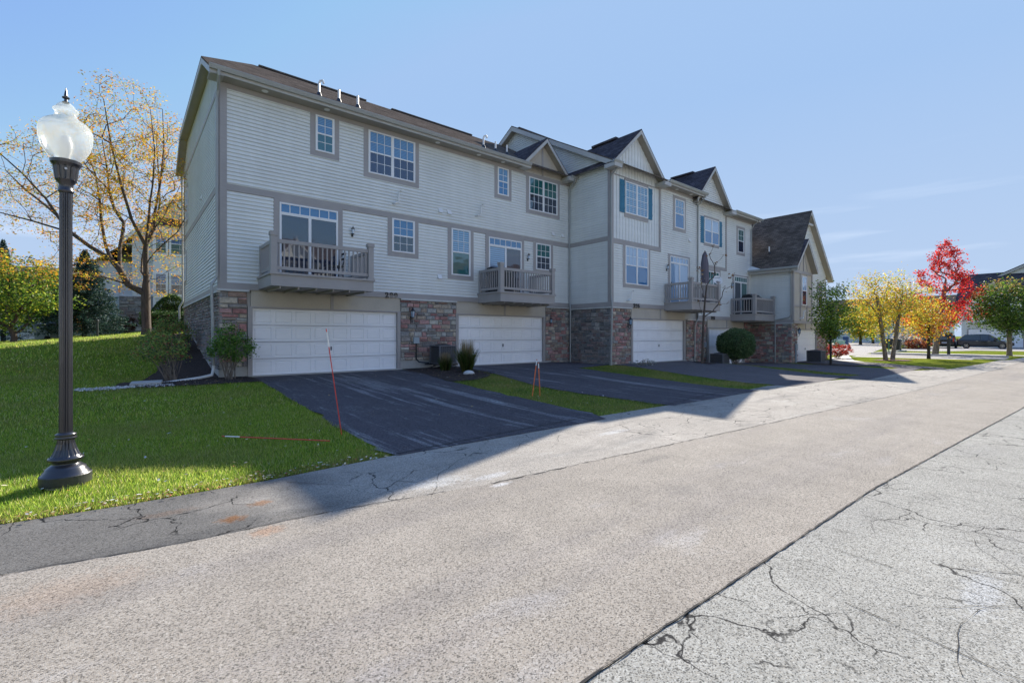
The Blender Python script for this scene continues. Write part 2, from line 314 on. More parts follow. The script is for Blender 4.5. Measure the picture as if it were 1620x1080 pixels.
class MB:
    def __init__(s): s.v = []; s.f = []; s.c = []; s.cur = None; s.ch = []
    def add(s, vs, fs):
        o = len(s.v); f0 = len(s.f); s.v += [tuple(q) for q in vs]
        for f in fs: s.f.append(tuple(o + i for i in f)); s.c.append(s.cur)
        s.ch.append((o, len(s.v), f0, len(s.f)))
    def each(s, name, m, parent, **kw):
        out = []
        for (a, b, c, d) in s.ch:
            q = MB(); q.v = s.v[a:b]; q.f = [tuple(i - a for i in f) for f in s.f[c:d]]; q.c = s.c[c:d]; out.append(q.build(name, m, parent, **kw))
        return out
    def poly(s, *p): s.add(p, [tuple(range(len(p)))])
    def hexa(s, p):
        s.add(p, [(0, 3, 2, 1), (4, 5, 6, 7), (0, 1, 5, 4), (1, 2, 6, 5), (2, 3, 7, 6), (3, 0, 4, 7)])
    def box(s, x0, x1, y0, y1, z0, z1):
        s.hexa([(x0, y0, z0), (x1, y0, z0), (x1, y1, z0), (x0, y1, z0), (x0, y0, z1), (x1, y0, z1), (x1, y1, z1), (x0, y1, z1)])
    def fb(s, F, a0, a1, z0, z1, n0, n1):
        s.hexa([F.p(a0, z0, n0), F.p(a1, z0, n0), F.p(a1, z0, n1), F.p(a0, z0, n1), F.p(a0, z1, n0), F.p(a1, z1, n0), F.p(a1, z1, n1), F.p(a0, z1, n1)])
    def ring(s, F, a0, a1, z0, z1, w, n0, n1, wb=None, wt=None):
        wb = w if wb is None else wb; wt = w if wt is None else wt
        s.fb(F, a0, a1, z0, z0 + wb, n0, n1); s.fb(F, a0, a1, z1 - wt, z1, n0, n1)
        s.fb(F, a0, a0 + w, z0 + wb, z1 - wt, n0, n1); s.fb(F, a1 - w, a1, z0 + wb, z1 - wt, n0, n1)
    def slab(s, pts, t):
        n = len(pts); b = [(x, y, z - t) for x, y, z in pts]
        s.add(list(pts) + b, [tuple(range(n)), tuple(range(2 * n - 1, n - 1, -1))] + [(i, n + i, n + (i + 1) % n, (i + 1) % n) for i in range(n)])
    def bar(s, p, q, w, h, up=(0, 0, 1)):
        p, q = Vector(p), Vector(q); d = (q - p).normalized(); u = Vector(up)
        a = d.cross(u)
        if a.length < 1e-4: a = d.cross(Vector((1, 0, 0)))
        a.normalize(); u = a.cross(d); a *= w / 2; u *= h / 2
        s.hexa([p - a - u, p + a - u, p + a + u, p - a + u, q - a - u, q + a - u, q + a + u, q - a + u])
    def tube(s, pts, r, n=8, caps=True):
        pts = [Vector(p) for p in pts]; rr = r if isinstance(r, (list, tuple)) else [r] * len(pts)
        o = len(s.v); ref = None
        for i, p in enumerate(pts):
            d = (pts[min(i + 1, len(pts) - 1)] - pts[max(i - 1, 0)])
            if d.length < 1e-9: d = Vector((0, 0, 1))
            d.normalize()
            if ref is None: ref = d.orthogonal().normalized()
            ref = ref - d * ref.dot(d)
            ref = ref.normalized() if ref.length > 1e-6 else d.orthogonal().normalized()
            b = d.cross(ref)
            for k in range(n):
                a = 2 * math.pi * k / n
                q = p + (ref * math.cos(a) + b * math.sin(a)) * rr[i]; s.v.append(tuple(q))
        for i in range(len(pts) - 1):
            for k in range(n):
                s.f.append((o + i * n + k, o + i * n + (k + 1) % n, o + (i + 1) * n + (k + 1) % n, o + (i + 1) * n + k)); s.c.append(s.cur)
        if caps:
            s.f.append(tuple(o + k for k in range(n - 1, -1, -1))); s.f.append(tuple(o + (len(pts) - 1) * n + k for k in range(n))); s.c += [s.cur] * 2
    def lathe(s, c, prof, n=32, flute=None):
        """prof: (r, z[, flute depth])"""
        o = len(s.v)
        for pr in prof:
            r, z = pr[0], pr[1]; fd = pr[2] if len(pr) > 2 else 0
            for k in range(n):
                a = 2 * math.pi * k / n; q = r - (fd if (flute and k % flute == 0) else 0)
                s.v.append((c[0] + q * math.cos(a), c[1] + q * math.sin(a), c[2] + z))
        for i in range(len(prof) - 1):
            for k in range(n):
                s.f.append((o + i * n + k, o + i * n + (k + 1) % n, o + (i + 1) * n + (k + 1) % n, o + (i + 1) * n + k)); s.c.append(s.cur)
    def build(s, name, m, parent=None, smooth=False, uv=False, label=None, bevel=0.):
        me = bpy.data.meshes.new(name)
        org = Vector((0, 0, 0))
        if parent is None and s.v:
            a = np.array(s.v); org = Vector((a[:, 0].mean(), a[:, 1].mean(), a[:, 2].min()))
        elif parent is not None: org = WORG.get(parent.name, Vector((0, 0, 0)))
        me.from_pydata([(x - org.x, y - org.y, z - org.z) for x, y, z in s.v], [], s.f)
        me.materials.append(MATS[m])
        if any(c is not None for c in s.c):
            ca = me.color_attributes.new('Col', 'FLOAT_COLOR', 'CORNER'); buf = []
            for f, c in zip(s.f, s.c): buf += [*(c or (1, 1, 1)), 1.] * len(f)
            ca.data.foreach_set('color', buf)
        if uv:
            ul = me.uv_layers.new(name='UVMap'); buf = []
            for f in s.f:
                p = [Vector(s.v[i]) for i in f]; nn = (p[1] - p[0]).cross(p[2] - p[0])
                if nn.length < 1e-9: nn = Vector((0, 0, 1))
                nn.normalize(); t = Vector((0, 0, 1)).cross(nn)
                t = t.normalized() if t.length > 1e-4 else Vector((1, 0, 0)); b = nn.cross(t)
                for q in p: buf += [q.dot(t), q.dot(b)]
            ul.data.foreach_set('uv', buf)
        if smooth: me.shade_smooth()
        o = bpy.data.objects.new(name, me); COL.objects.link(o)
        if parent is None: o.location = org
        else: o.parent = parent
        WORG[o.name] = org
        if label: o['label'] = label
        if bevel:
            b = o.modifiers.new('bevel', 'BEVEL'); b.width = bevel; b.segments = 2; b.limit_method = 'ANGLE'
        return o
WORG = {}
def empty(name, loc, label=None, cat=None, group=None, kind=None):
    o = bpy.data.objects.new(name, None); COL.objects.link(o); o.location = loc; WORG[o.name] = Vector(loc)
    o.empty_display_size = .2
    return tag(o, label, cat, group, kind)
def tag(o, label=None, cat=None, group=None, kind=None):
    if label: o['label'] = label
    if cat: o['category'] = cat
    if group: o['group'] = group
    if kind: o['kind'] = kind
    return o
def struct(o, label=None, cat=None): return tag(o, label, cat, None, 'structure')

def np_mesh(name, verts, faces_n, m, parent=None, cols=None, org=None, smooth=False):
    """verts (N*k,3) with consecutive k-gons"""
    k = faces_n; nv = len(verts); nf = nv // k
    if parent is not None: org = np.array(WORG[parent.name])
    elif org is None: org = np.array([verts[:, 0].mean(), verts[:, 1].mean(), verts[:, 2].min()])
    me = bpy.data.meshes.new(name)
    me.vertices.add(nv); me.vertices.foreach_set('co', (verts - org).astype(np.float32).ravel())
    me.loops.add(nv); me.loops.foreach_set('vertex_index', np.arange(nv, dtype=np.int32))
    me.polygons.add(nf); me.polygons.foreach_set('loop_start', np.arange(0, nv, k, dtype=np.int32))
    me.polygons.foreach_set('loop_total', np.full(nf, k, dtype=np.int32))
    me.materials.append(MATS[m])
    if cols is not None:
        ca = me.color_attributes.new('Col', 'FLOAT_COLOR', 'CORNER')
        c = np.repeat(np.concatenate([cols, np.ones((nf, 1))], 1), k, axis=0)
        ca.data.foreach_set('color', c.astype(np.float32).ravel())
    me.update(); me.validate()
    o = bpy.data.objects.new(name, me); COL.objects.link(o)
    if parent is None: o.location = org
    else: o.parent = parent
    WORG[o.name] = Vector(org)
    return o

# ------------------------------------------------------------------ ground
def grid(name, xs, ys, m, off=0., label=None):
    X, Y = np.meshgrid(xs, ys); Z = H(X, Y) + off
    v = np.stack([X, Y, Z], -1).reshape(-1, 3); nx, ny = len(xs), len(ys)
    f = [(j * nx + i, j * nx + i + 1, (j + 1) * nx + i + 1, (j + 1) * nx + i) for j in range(ny - 1) for i in range(nx - 1)]
    me = bpy.data.meshes.new(name); me.from_pydata(v.tolist(), [], f); me.materials.append(MATS[m]); me.shade_smooth()
    o = bpy.data.objects.new(name, me); COL.objects.link(o); struct(o, label); return o
far = [60, 80, 110, 150, 220, 340, 520, 800]
gx = np.array([-q for q in far[::-1]] + list(np.arange(-40, 60.1, .5)) + far[1:], float)
gy = np.array([-q for q in far[::-1]] + list(np.arange(-20, 50, .5)) + [50] + far, float)
grid('ground', gx, gy, 'lawn', 0, 'grassy ground under and around the townhouses')

def sheet(name, knots, m, off=.015, axis='Y', step=.5, label=None, nx=None, jit=0., seed=0):
    """knots: (t, a, b): at t along axis the sheet spans a..b"""
    k = np.array(knots, float); t0, t1 = k[0, 0], k[-1, 0]
    ts = np.unique(np.concatenate([np.arange(t0, t1, step), k[:, 0]]))
    A = np.interp(ts, k[:, 0], k[:, 1]); B = np.interp(ts, k[:, 0], k[:, 2])
    if jit:
        g = np.random.default_rng(seed); A = A + g.normal(0, jit, len(ts)); B = B + g.normal(0, jit, len(ts))
    nn = nx or max(2, int(max(abs(B - A)) / max(step, .25)) + 1); u = np.linspace(0, 1, nn)
    S = A[:, None] + (B - A)[:, None] * u[None, :]; T = np.repeat(ts[:, None], nn, 1)
    X, Y = (S, T) if axis == 'Y' else (T, S)
    Z = H(X, Y) + off
    v = np.stack([X, Y, Z], -1).reshape(-1, 3)
    f = [(j * nn + i, j * nn + i + 1, (j + 1) * nn + i + 1, (j + 1) * nn + i) for j in range(len(ts) - 1) for i in range(nn - 1)]
    if axis != 'Y': f = [q[::-1] for q in f]
    me = bpy.data.meshes.new(name); me.from_pydata(v.tolist(), [], f); me.materials.append(MATS[m]); me.shade_smooth()
    o = bpy.data.objects.new(name, me); COL.objects.link(o); struct(o, label); return o

S1 = [(-60, 1.45), (2, 1.45), (6, 1.38), (10, 1.15), (15, .85), (22, .5), (90, -1.5)]
S2 = [(-60, 4.65), (-1, 4.62), (.4, 4.36), (1.3, 4.33), (3, 4.03), (5.3, 3.87), (8.6, 3.62), (16.7, 3.1), (30, 2.6), (90, 1.0)]
S3 = [(-60, 5.9), (-.8, 5.78), (0, 5.7), (1.2, 5.68), (2.8, 5.8), (7.2, 6.05), (9.6, 6.0), (12, 6.1), (15.5, 6.3), (20.5, 5.4), (26, 5.2), (30, 4.0), (36.6, 3.6), (43, 3.4), (44, 3.0), (52, 2.6), (90, 1.4)]
def I(S, x): return float(np.interp(x, [a for a, _ in S], [b for _, b in S]))
def band(name, lo, hi, m, off, x0, x1, label, step=.5):
    xs = sorted(set([x0, x1] + [a for a, _ in (lo if not isinstance(lo, float) else []) if x0 < a < x1] + [a for a, _ in (hi if not isinstance(hi, float) else []) if x0 < a < x1]))
    g = lambda S, x: S if isinstance(S, float) else I(S, x)
    return sheet(name, [(x, g(lo, x), g(hi, x)) for x in xs], m, off, axis='X', step=step, label=label)
band('old_asphalt', -7.5, S1, 'road_grey', .012, -60., 90., 'cracked grey older asphalt along the near side of the road')
band('road', S1, S2, 'road_beige', .016, -60., 90., 'pebbly beige asphalt lane running past the garages')
band('road_shoulder', S2, S3, 'apron', .012, -60., 1.6, 'dark worn asphalt edge beside the lamp lawn')
band('driveway_apron', S2, S3, 'apron', .0125, 1.6, 44., 'pale cracked asphalt apron where the driveways meet the road')
band('far_apron', S2, S3, 'street', .012, 44., 90., 'pale road edge by the far crossing')

sheet('driveway', [(5.75, 2.72, 7.05), (6.4, 2.75, 7.35), (9, 2.85, 7.55), (12.6, 2.95, 7.7), (15, 3.0, 8.15), (16.5, 3.02, 8.1)], 'drive_dark', .020, jit=.03, seed=3, label='dark sealed driveway with pale scuffs before the nearest garage')
sheet('driveway', [(5.9, 9.5, 14.0), (7, 9.5, 14.0), (10, 9.3, 14.4), (13.4, 10.2, 14.6), (13.9, 10.3, 17.3), (16.5, 10.6, 17.3)], 'drive_dark', .020, jit=.03, seed=3, label='dark driveway before the second garage under the second balcony')
sheet('driveway', [(5.7, 16.0, 21.6), (7, 15.9, 21.9), (10, 16.6, 23.2), (13.9, 17.6, 24.4)], 'drive_mid', .020, jit=.03, seed=4, label='driveway before the garage marked 295')
sheet('driveway', [(5.2, 22.4, 27.6), (7, 23, 28.4), (10, 24.8, 30), (12, 25.8, 31.4), (13.9, 26.1, 31.7)], 'drive_mid', .020, jit=.03, seed=4, label='driveway before the garage marked 293')
sheet('driveway', [(4.2, 29.2, 30.6), (6, 29.3, 31.9), (8, 29.9, 34.0), (10, 31.8, 36), (11.9, 32.4, 38)], 'drive_mid', .020, jit=.03, seed=4, label='driveway before the last garage at the low end house')
# dark apron wedge painting in the shade that lies between strips
sheet('driveway_mouth_shade', [(4.9, 20.5, 30.0), (5.75, 20.6, 29.4)], 'drive_mid', .017, label='worn asphalt where the far driveways join')

sheet('opposite_driveways', [(-20, -14, 60), (-7.4, -14, 60)], 'apron', .010, step=2., label='pale driveways on the near side behind the viewpoint')
# mulch beds
sheet('mulch_bed', [(14.9, 1.4, 3.0), (15.3, -.1, 3.05), (15.9, -.2, 3.06), (16.5, -.05, 3.05), (16.56, .3, 2.3), (18, .75, 2.3), (21, 1.15, 2.3), (25, 1.35, 2.3), (27.3, 1.45, 2.3)], 'mulch', .035, label='dark mulch bed wrapping the near corner of the townhouses', jit=.03)
sheet('mulch_bed', [(12.2, 7.7, 8.7), (13, 7.75, 9.8), (14.5, 8.0, 10.2), (16.5, 8.15, 10.6)], 'mulch', .03, label='mulch bed between the first two garages', jit=.03)
sheet('mulch_bed', [(11.6, 22.0, 22.7), (12.6, 22.5, 24.8), (13.9, 23.8, 26.1)], 'mulch', .04, label='small mulch bed beside the bare young tree')
sheet('mulch_bed', [(7.4, 28.5, 29.6), (9, 29.3, 31.2), (10.3, 31, 32.2), (11.3, 32, 33)], 'mulch', .03, label='mulch strip with the young green tree')
sheet('mulch_bed', [(6.9, 37.2, 38.6), (7.8, 36.7, 39.1), (8.7, 37.3, 38.7)], 'red_mulch', .03, label='mulch ring around the birch', jit=.05)
sheet('mulch_bed', [(25.9, -3.2, -.4), (27.3, -2.9, 2.2), (28.6, -1.4, 2.6), (30, -.3, 2.4)], 'red_mulch', .03, label='reddish mulch around the yellow shade tree', jit=.05)
sheet('mulch_bed', [(30.0, -12, -5.5), (31, -9.6, -3.6), (33, -8, -3), (35, -6.5, -3)], 'red_mulch', .03, label='reddish mulch under the spreading crabapple', jit=.05)

# far streets, walks and kerbs
sheet('side_street', [(3.3, 44., 48.2), (11, 44., 48.4), (13, 44.2, 49.5)], 'street', .014, label='side street crossing behind the birch lawn', step=.5)
sheet('side_street_bend', [(44, 11.2, 19), (52, 12.2, 20), (80, 17, 26), (120, 24, 34), (170, 33, 43)], 'street', .010, axis='X', step=1., label='side street curving away past the hedges')
sheet('sidewalk', [(4.6, 42.2, 43.4), (11, 41.7, 43.0)], 'walk', .02, label='pale sidewalk crossing the birch lawn')
sheet('sidewalk', [(2.8, 52.6, 54.0), (11.3, 53.2, 54.6)], 'walk', .02, label='pale sidewalk by the red maple')
sheet('footpath', [(8.0, 31.5, 33.6), (9.6, 34.5, 37.0), (11.0, 37.6, 41.5), (11.8, 39.6, 43.8)], 'walk', .018, label='pale paved path beyond the end house')
sheet('far_driveway', [(-8, 68, 90), (7, 68, 90), (9.5, 60, 90), (13.5, 62, 90)], 'street', .012, step=1., label='wide far driveway where the dark cars stand')
kb = MB(); kb.box(48.3, 48.5, 3.4, 11.0, -.05, .13); kb.box(48.5, 60., 11.2, 11.4, -.05, .13)
struct(kb.build('kerb', 'kerb'), 'low kerb along the side street')
kb = MB(); kb.box(2.95, 8.1, 16.38, 16.6, .1, .335); kb.box(10.55, 15.7, 16.38, 16.6, .1, .33); kb.box(18.95, 23.7, 13.76, 13.96, .0, .245); kb.box(26.1, 30.8, 13.76, 13.96, -.4, -.13); kb.box(33.2, 37.4, 11.72, 11.92, -.4, -.12)
struct(kb.build('garage_threshold', 'concrete'), 'concrete strips at the foot of the garage doors')

# joints and cracks: jagged ribbons lying on the asphalt
def ribbon(mb, pts, w, z, seed):
    g = random.Random(seed); P = []
    for (a, b) in zip(pts[:-1], pts[1:]):
        d = math.hypot(b[0] - a[0], b[1] - a[1]); n = max(1, int(d / .07))
        for i in range(n): t = i / n; P.append((a[0] + (b[0] - a[0]) * t, a[1] + (b[1] - a[1]) * t))
    P.append(pts[-1])
    q_ = min(.012, w * .55); j = [(x + g.uniform(-q_, q_), y + g.uniform(-q_, q_)) for x, y in P]
    prev = None
    for i, (x, y) in enumerate(j):
        q = j[min(i + 1, len(j) - 1)]; p0 = j[max(i - 1, 0)]; dx, dy = q[0] - p0[0], q[1] - p0[1]; L_ = math.hypot(dx, dy) or 1
        ww = w * g.uniform(.2, 1.25) / 2; h = hz(x, y) + z
        cur = ((x - dy / L_ * ww, y + dx / L_ * ww, h), (x + dy / L_ * ww, y - dx / L_ * ww, h))
        if prev: mb.poly(prev[0], prev[1], cur[1], cur[0])
        prev = cur
jb = MB()
def along(S, x0, x1, dx=.5, dy=0): return [(x, I(S, x) + dy) for x in np.arange(x0, x1, dx)]
ribbon(jb, along(S1, -6, 40, .5), .010, .0205, 1); ribbon(jb, along(S2, -6, 3), .014, .0205, 2); ribbon(jb, along(S2, 3, 60), .02, .0205, 2)
ribbon(jb, along(S1, -6, 40, .5, .007), .006, .021, 8)
ribbon(jb, [(2.8, 5.82), (4.5, 5.95), (7.0, 6.1)], .03, .026, 3); ribbon(jb, [(9.6, 6.05), (12, 6.35), (13.9, 6.4)], .03, .026, 4); ribbon(jb, [(16, 6.2), (19, 6.2), (21.6, 5.8)], .03, .026, 4)
struct(jb.build('road_joint', 'crack'), 'dark tar joints between the asphalt lanes')
cb = MB(); g = random.Random(5)
def walk(x, y, a, n, w, zlo, ymin, ymax, wob=.5, branch=.12, depth=0):
    pts = [(x, y)]
    for i in range(n):
        a += g.uniform(-wob, wob) * .6; st = g.uniform(.08, .2)
        x += math.cos(a) * st; y += math.sin(a) * st * .8
        if not (ymin < y < ymax): break
        pts.append((x, y))
        if g.random() < branch and depth < 2: walk(x, y, a + g.choice([-1, 1]) * g.uniform(.6, 1.5), n // 2, w * .7, zlo, ymin, ymax, wob, branch, depth + 1)
    if len(pts) > 2: ribbon(cb, pts, w, zlo, g.randint(0, 9999))
# straight slanted cracks of the old asphalt
for x0, y0, x1, y1 in ((3.3, .9, 2.9, -1.2), (4.1, 1.2, 3.9, -1.6), (5.0, 1.25, 5.1, -.9), (5.9, 1.3, 6.3, -1.0), (7.1, 1.2, 7.4, -.7)):
    pts = [(x0 + (x1 - x0) * t + g.uniform(-.03, .03), y0 + (y1 - y0) * t) for t in np.linspace(0, 1, 9)]
    ribbon(cb, pts, .0055, .0165, g.randint(0, 999))
for i in range(9):
    x = g.uniform(4.2, 14); walk(x, g.uniform(-1.2, I(S1, x) - .2), g.choice([-1.45, 1.7, -1.2]) + g.uniform(-.4, .4), 16, .0055, .0165, -3, I(S1, x) - .1, .75, .22)
for i in range(34):
    x = g.uniform(3.5, 26); lo, hi = I(S2, x) + .1, I(S3, x) - .05
    walk(x, g.uniform(lo, hi), g.choice([0, math.pi, .4]) + g.uniform(-.4, .4), 14, .006, .0185, lo, hi, .7, .15)
for x, y, a in ((1.35, 5.5, -1.1), (2.2, 4.9, -1.3), (2.1, 4.6, .4), (11, 5.5, -.2), (13, 5.0, .1), (6.3, 4.9, -1.0)):
    walk(x, y, a, 6, .007, .0185, 4.0, 5.8, .5, .1)
struct(cb.build('road_cracks', 'crack'), 'thin cracks in the old asphalt')

# ------------------------------------------------------------------ wall builders
def span(poly, z):
    xs = []
    for i in range(len(poly)):
        (a, b), (c, d) = poly[i], poly[(i + 1) % len(poly)]
        if abs(b - d) < 1e-9: continue
        t = (z - b) / (d - b)
        if -1e-9 <= t <= 1 + 1e-9: xs.append(a + t * (c - a))
    return (min(xs), max(xs)) if len(xs) >= 2 else None
def siding(mb, F, poly, pitch=.117):
    z0 = min(p[1] for p in poly); z1 = max(p[1] for p in poly); z = z0
    while z < z1 - 1e-4:
        zt = min(z + pitch, z1 - 1e-4); A = span(poly, z + 1e-5); B = span(poly, zt)
        if A and B:
            zc = min(z + pitch * .70, zt); C = span(poly, zc) or A
            mb.poly(F.p(A[0], z, .042), F.p(A[1], z, .042), F.p(C[1], zc, .034), F.p(C[0], zc, .034))
            mb.poly(F.p(C[0], zc, .034), F.p(C[1], zc, .034), F.p(B[1], zc + .008, .004), F.p(B[0], zc + .008, .004))
            mb.poly(F.p(B[0], zc + .008, .004), F.p(B[1], zc + .008, .004), F.p(B[1], zt, .004), F.p(B[0], zt, .004))
            mb.poly(F.p(A[0], z, .002), F.p(A[1], z, .002), F.p(A[1], z, .042), F.p(A[0], z, .042))
        z += pitch
STONES = [(.38, .20, .18), (.42, .25, .22), (.32, .16, .145), (.36, .29, .22), (.31, .25, .195), (.25, .23, .21), (.38, .36, .31), (.29, .20, .16), (.44, .38, .30), (.21, .19, .18), (.35, .21, .195), (.30, .295, .28)]
def stone(name, F, a0, a1, z0, z1, parent, seed=1, k=1., label=None, pal=STONES, base=None):
    g = random.Random(seed); mb = MB(); z = z0
    bk = MB(); bk.fb(F, a0, a1, z0 if base is None else base, z1, -.05, .02)
    while z < z1 - .03:
        h = min(g.uniform(.10, .23) * k, z1 - z)
        if z1 - z - h < .06: h = z1 - z
        a = a0
        while a < a1 - .02:
            w_ = g.uniform(.16, .48) * k; w_ = min(w_, a1 - a)
            if a1 - a - w_ < .09: w_ = a1 - a
            parts = [(z, z + h)]
            if h > .17 and g.random() < .35: q = z + h * g.uniform(.4, .6); parts = [(z, q), (q, z + h)]
            for (u, v) in parts:
                c = Vector(g.choice(pal)) * g.uniform(.85, 1.4); mb.cur = tuple(c)
                m = .010; n = .04 + g.uniform(0, .04); i = .016
                o = [(a + m, u + m), (a + w_ - m, u + m), (a + w_ - m, v - m), (a + m, v - m)]
                q = [(a + m + i, u + m + i), (a + w_ - m - i, u + m + i), (a + w_ - m - i, v - m - i), (a + m + i, v - m - i)]
                V = [F.p(x, y, .018) for x, y in o] + [F.p(x + g.uniform(-.004, .004), y + g.uniform(-.005, .005), n + g.uniform(-.006, .006)) for x, y in q]
                mb.add(V, [(4, 5, 6, 7), (0, 1, 5, 4), (1, 2, 6, 5), (2, 3, 7, 6), (3, 0, 4, 7)])
            a += w_
        z += h
    o = mb.build('stone_wall', 'stone', parent, label=label)
    bk.build('mortar', 'mortar', o)
    return o
def garage_door(F, a0, a1, z0, z1, parent, label=None, cols=8, rows=4, n=-.03):
    mb = MB(); cw = (a1 - a0) / cols; rh = (z1 - z0) / rows
    mb.fb(F, a0, a1, z0, z1, n - .05, n - .03)
    for r in range(rows):
        for c in range(cols):
            A, B, C, D = a0 + c * cw, a0 + (c + 1) * cw, z0 + r * rh + .008, z0 + (r + 1) * rh - .008
            if c == 0: A += .004
            R_ = [(A, B, C, D, n), (A + .055, B - .055, C + .07, D - .07, n), (A + .07, B - .07, C + .085, D - .085, n - .018), (A + .09, B - .09, C + .105, D - .105, n - .001)]
            for (p, q) in zip(R_[:-1], R_[1:]):
                P = [F.p(p[0], p[2], p[4]), F.p(p[1], p[2], p[4]), F.p(p[1], p[3], p[4]), F.p(p[0], p[3], p[4])]
                Q = [F.p(q[0], q[2], q[4]), F.p(q[1], q[2], q[4]), F.p(q[1], q[3], q[4]), F.p(q[0], q[3], q[4])]
                for i in range(4): mb.poly(P[i], P[(i + 1) % 4], Q[(i + 1) % 4], Q[i])
            q = R_[-1]; mb.poly(F.p(q[0], q[2], q[4]), F.p(q[1], q[2], q[4]), F.p(q[1], q[3], q[4]), F.p(q[0], q[3], q[4]))
    o = mb.build('garage_door', 'garage_white', parent, label=label)
    hb = MB(); m = (a0 + a1) / 2; hb.tube([F.p(m, z0 + .83, n), F.p(m, z0 + .83, n + .04)], .018, 8); hb.fb(F, m - .015, m + .015, z0 + .77, z0 + .9, n + .02, n + .04)
    hb.build('handle', 'black_metal', o)
    jb_ = MB(); jb_.fb(F, a0 - .13, a0, z0 - .02, z1 + .05, -.02, .075); jb_.fb(F, a1, a1 + .13, z0 - .02, z1 + .05, -.02, .075); jb_.fb(F, a0, a1, z1, z1 + .05, -.02, .075)
    jb_.build('door_frame', 'trim', o)
    return o
def window(F, a0, a1, z0, z1, parent, units=1, cols=3, rows=2, tw=.17, up='glass_blind_sky', lo='glass_dark', glo=True, hung=True, tt=None, label=None, tb=None, trim='trim', n=0.):
    fr = MB(); fw_ = .05
    fr.ring(F, a0, a1, z0, z1, fw_, n + .01, n + .075)
    uw = (a1 - a0) / units
    panes = []
    for u in range(units):
        A, B = a0 + u * uw, a0 + (u + 1) * uw
        if u: fr.fb(F, A - .035, A + .035, z0 + fw_, z1 - fw_, n + .01, n + .074)
        A2, B2 = A + (fw_ if u == 0 else .035), B - (fw_ if u == units - 1 else .035)
        zm = (z0 + z1) / 2
        secs = [(z0 + fw_, zm, lo, glo), (zm, z1 - fw_, up, True)] if hung else [(z0 + fw_, z1 - fw_, up, True)]
        if hung: fr.fb(F, A2, B2, zm - .025, zm + .025, n + .02, n + .068)
        for (C, D, g_, gr) in secs:
            panes.append((A2, B2, C, D, g_))
            fr.fb(F, A2, A2 + .022, C, D, n + .02, n + .066); fr.fb(F, B2 - .022, B2, C, D, n + .02, n + .066)
            if gr:
                for c in range(1, cols): x = A2 + (B2 - A2) * c / cols; fr.fb(F, x - .009, x + .009, C, D, n + .03, n + .060)
                for r in range(1, rows): z = C + (D - C) * r / rows; fr.fb(F, A2 + .022, B2 - .022, z - .009, z + .009, n + .031, n + .0595)
    o = fr.build('window', 'white_vinyl', parent, label=label)
    done = {}
    for (A, B, C, D, g_) in panes: done.setdefault(g_, MB()).poly(F.p(A, C, n + .05), F.p(B, C, n + .05), F.p(B, D, n + .05), F.p(A, D, n + .05))
    for g_, m in done.items(): m.build('pane', g_, o)
    if tw:
        t = MB(); tt = tw if tt is None else tt; tb = tw if tb is None else tb
        t.fb(F, a0 - tw, a1 + tw, z1, z1 + tt, n, n + .052) if tt > 0 else None
        if tb > 0: t.fb(F, a0 - tw, a1 + tw, z0 - tb, z0, n, n + .052)
        t.fb(F, a0 - tw, a0, z0, z1, n, n + .052); t.fb(F, a1, a1 + tw, z0, z1, n, n + .052)
        t.build('window_trim', trim, o)
        cb_ = MB(); e = .012                                  # pale channel edging the siding around the trim
        cb_.ring(F, a0 - tw - e, a1 + tw + e, z0 - tb - e, z1 + tt + e if tt > 0 else z1, e, n + .0, n + .044)
        cb_.build('siding_channel', 'siding', o)
    return o
def slider(F, a0, a1, zf, z1, parent, left='glass_dark', right='glass_dark', trans='glass_blue', label=None, tw=.17, tcols=6, n=0.):
    fr = MB(); zt = z1 - .36
    fr.ring(F, a0, a1, zt, z1, .05, n + .01, n + .075); fr.ring(F, a0, a1, zf, zt, .06, n + .01, n + .07, wt=.04)
    m = (a0 + a1) / 2; fr.fb(F, m - .045, m + .045, zf + .06, zt - .04, n + .02, n + .075)
    for c in range(1, tcols): x = a0 + (a1 - a0) * c / tcols; fr.fb(F, x - .012, x + .012, zt + .05, z1 - .05, n + .03, n + .064)
    o = fr.build('sliding_door', 'white_vinyl', parent, label=label)
    for (A, B, C, D, g_) in ((a0 + .06, m, zf + .06, zt - .04, left), (m, a1 - .06, zf + .06, zt - .04, right), (a0 + .05, a1 - .05, zt + .05, z1 - .05, trans)):
        p = MB(); p.poly(F.p(A, C, n + .05), F.p(B, C, n + .05), F.p(B, D, n + .05), F.p(A, D, n + .05)); p.build('pane', g_, o)
    hb = MB(); hb.fb(F, a0 + .07, a0 + .10, zf + .9, zf + 1.15, n + .07, n + .11); hb.build('handle', 'black_metal', o)
    t = MB(); t.fb(F, a0 - tw, a0, zf - .05, z1 + .1, n, n + .05); t.fb(F, a1, a1 + tw, zf - .05, z1 + .1, n, n + .05); t.fb(F, a0, a1, z1, z1 + .1, n, n + .05)
    t.build('door_trim', 'trim', o)
    return o
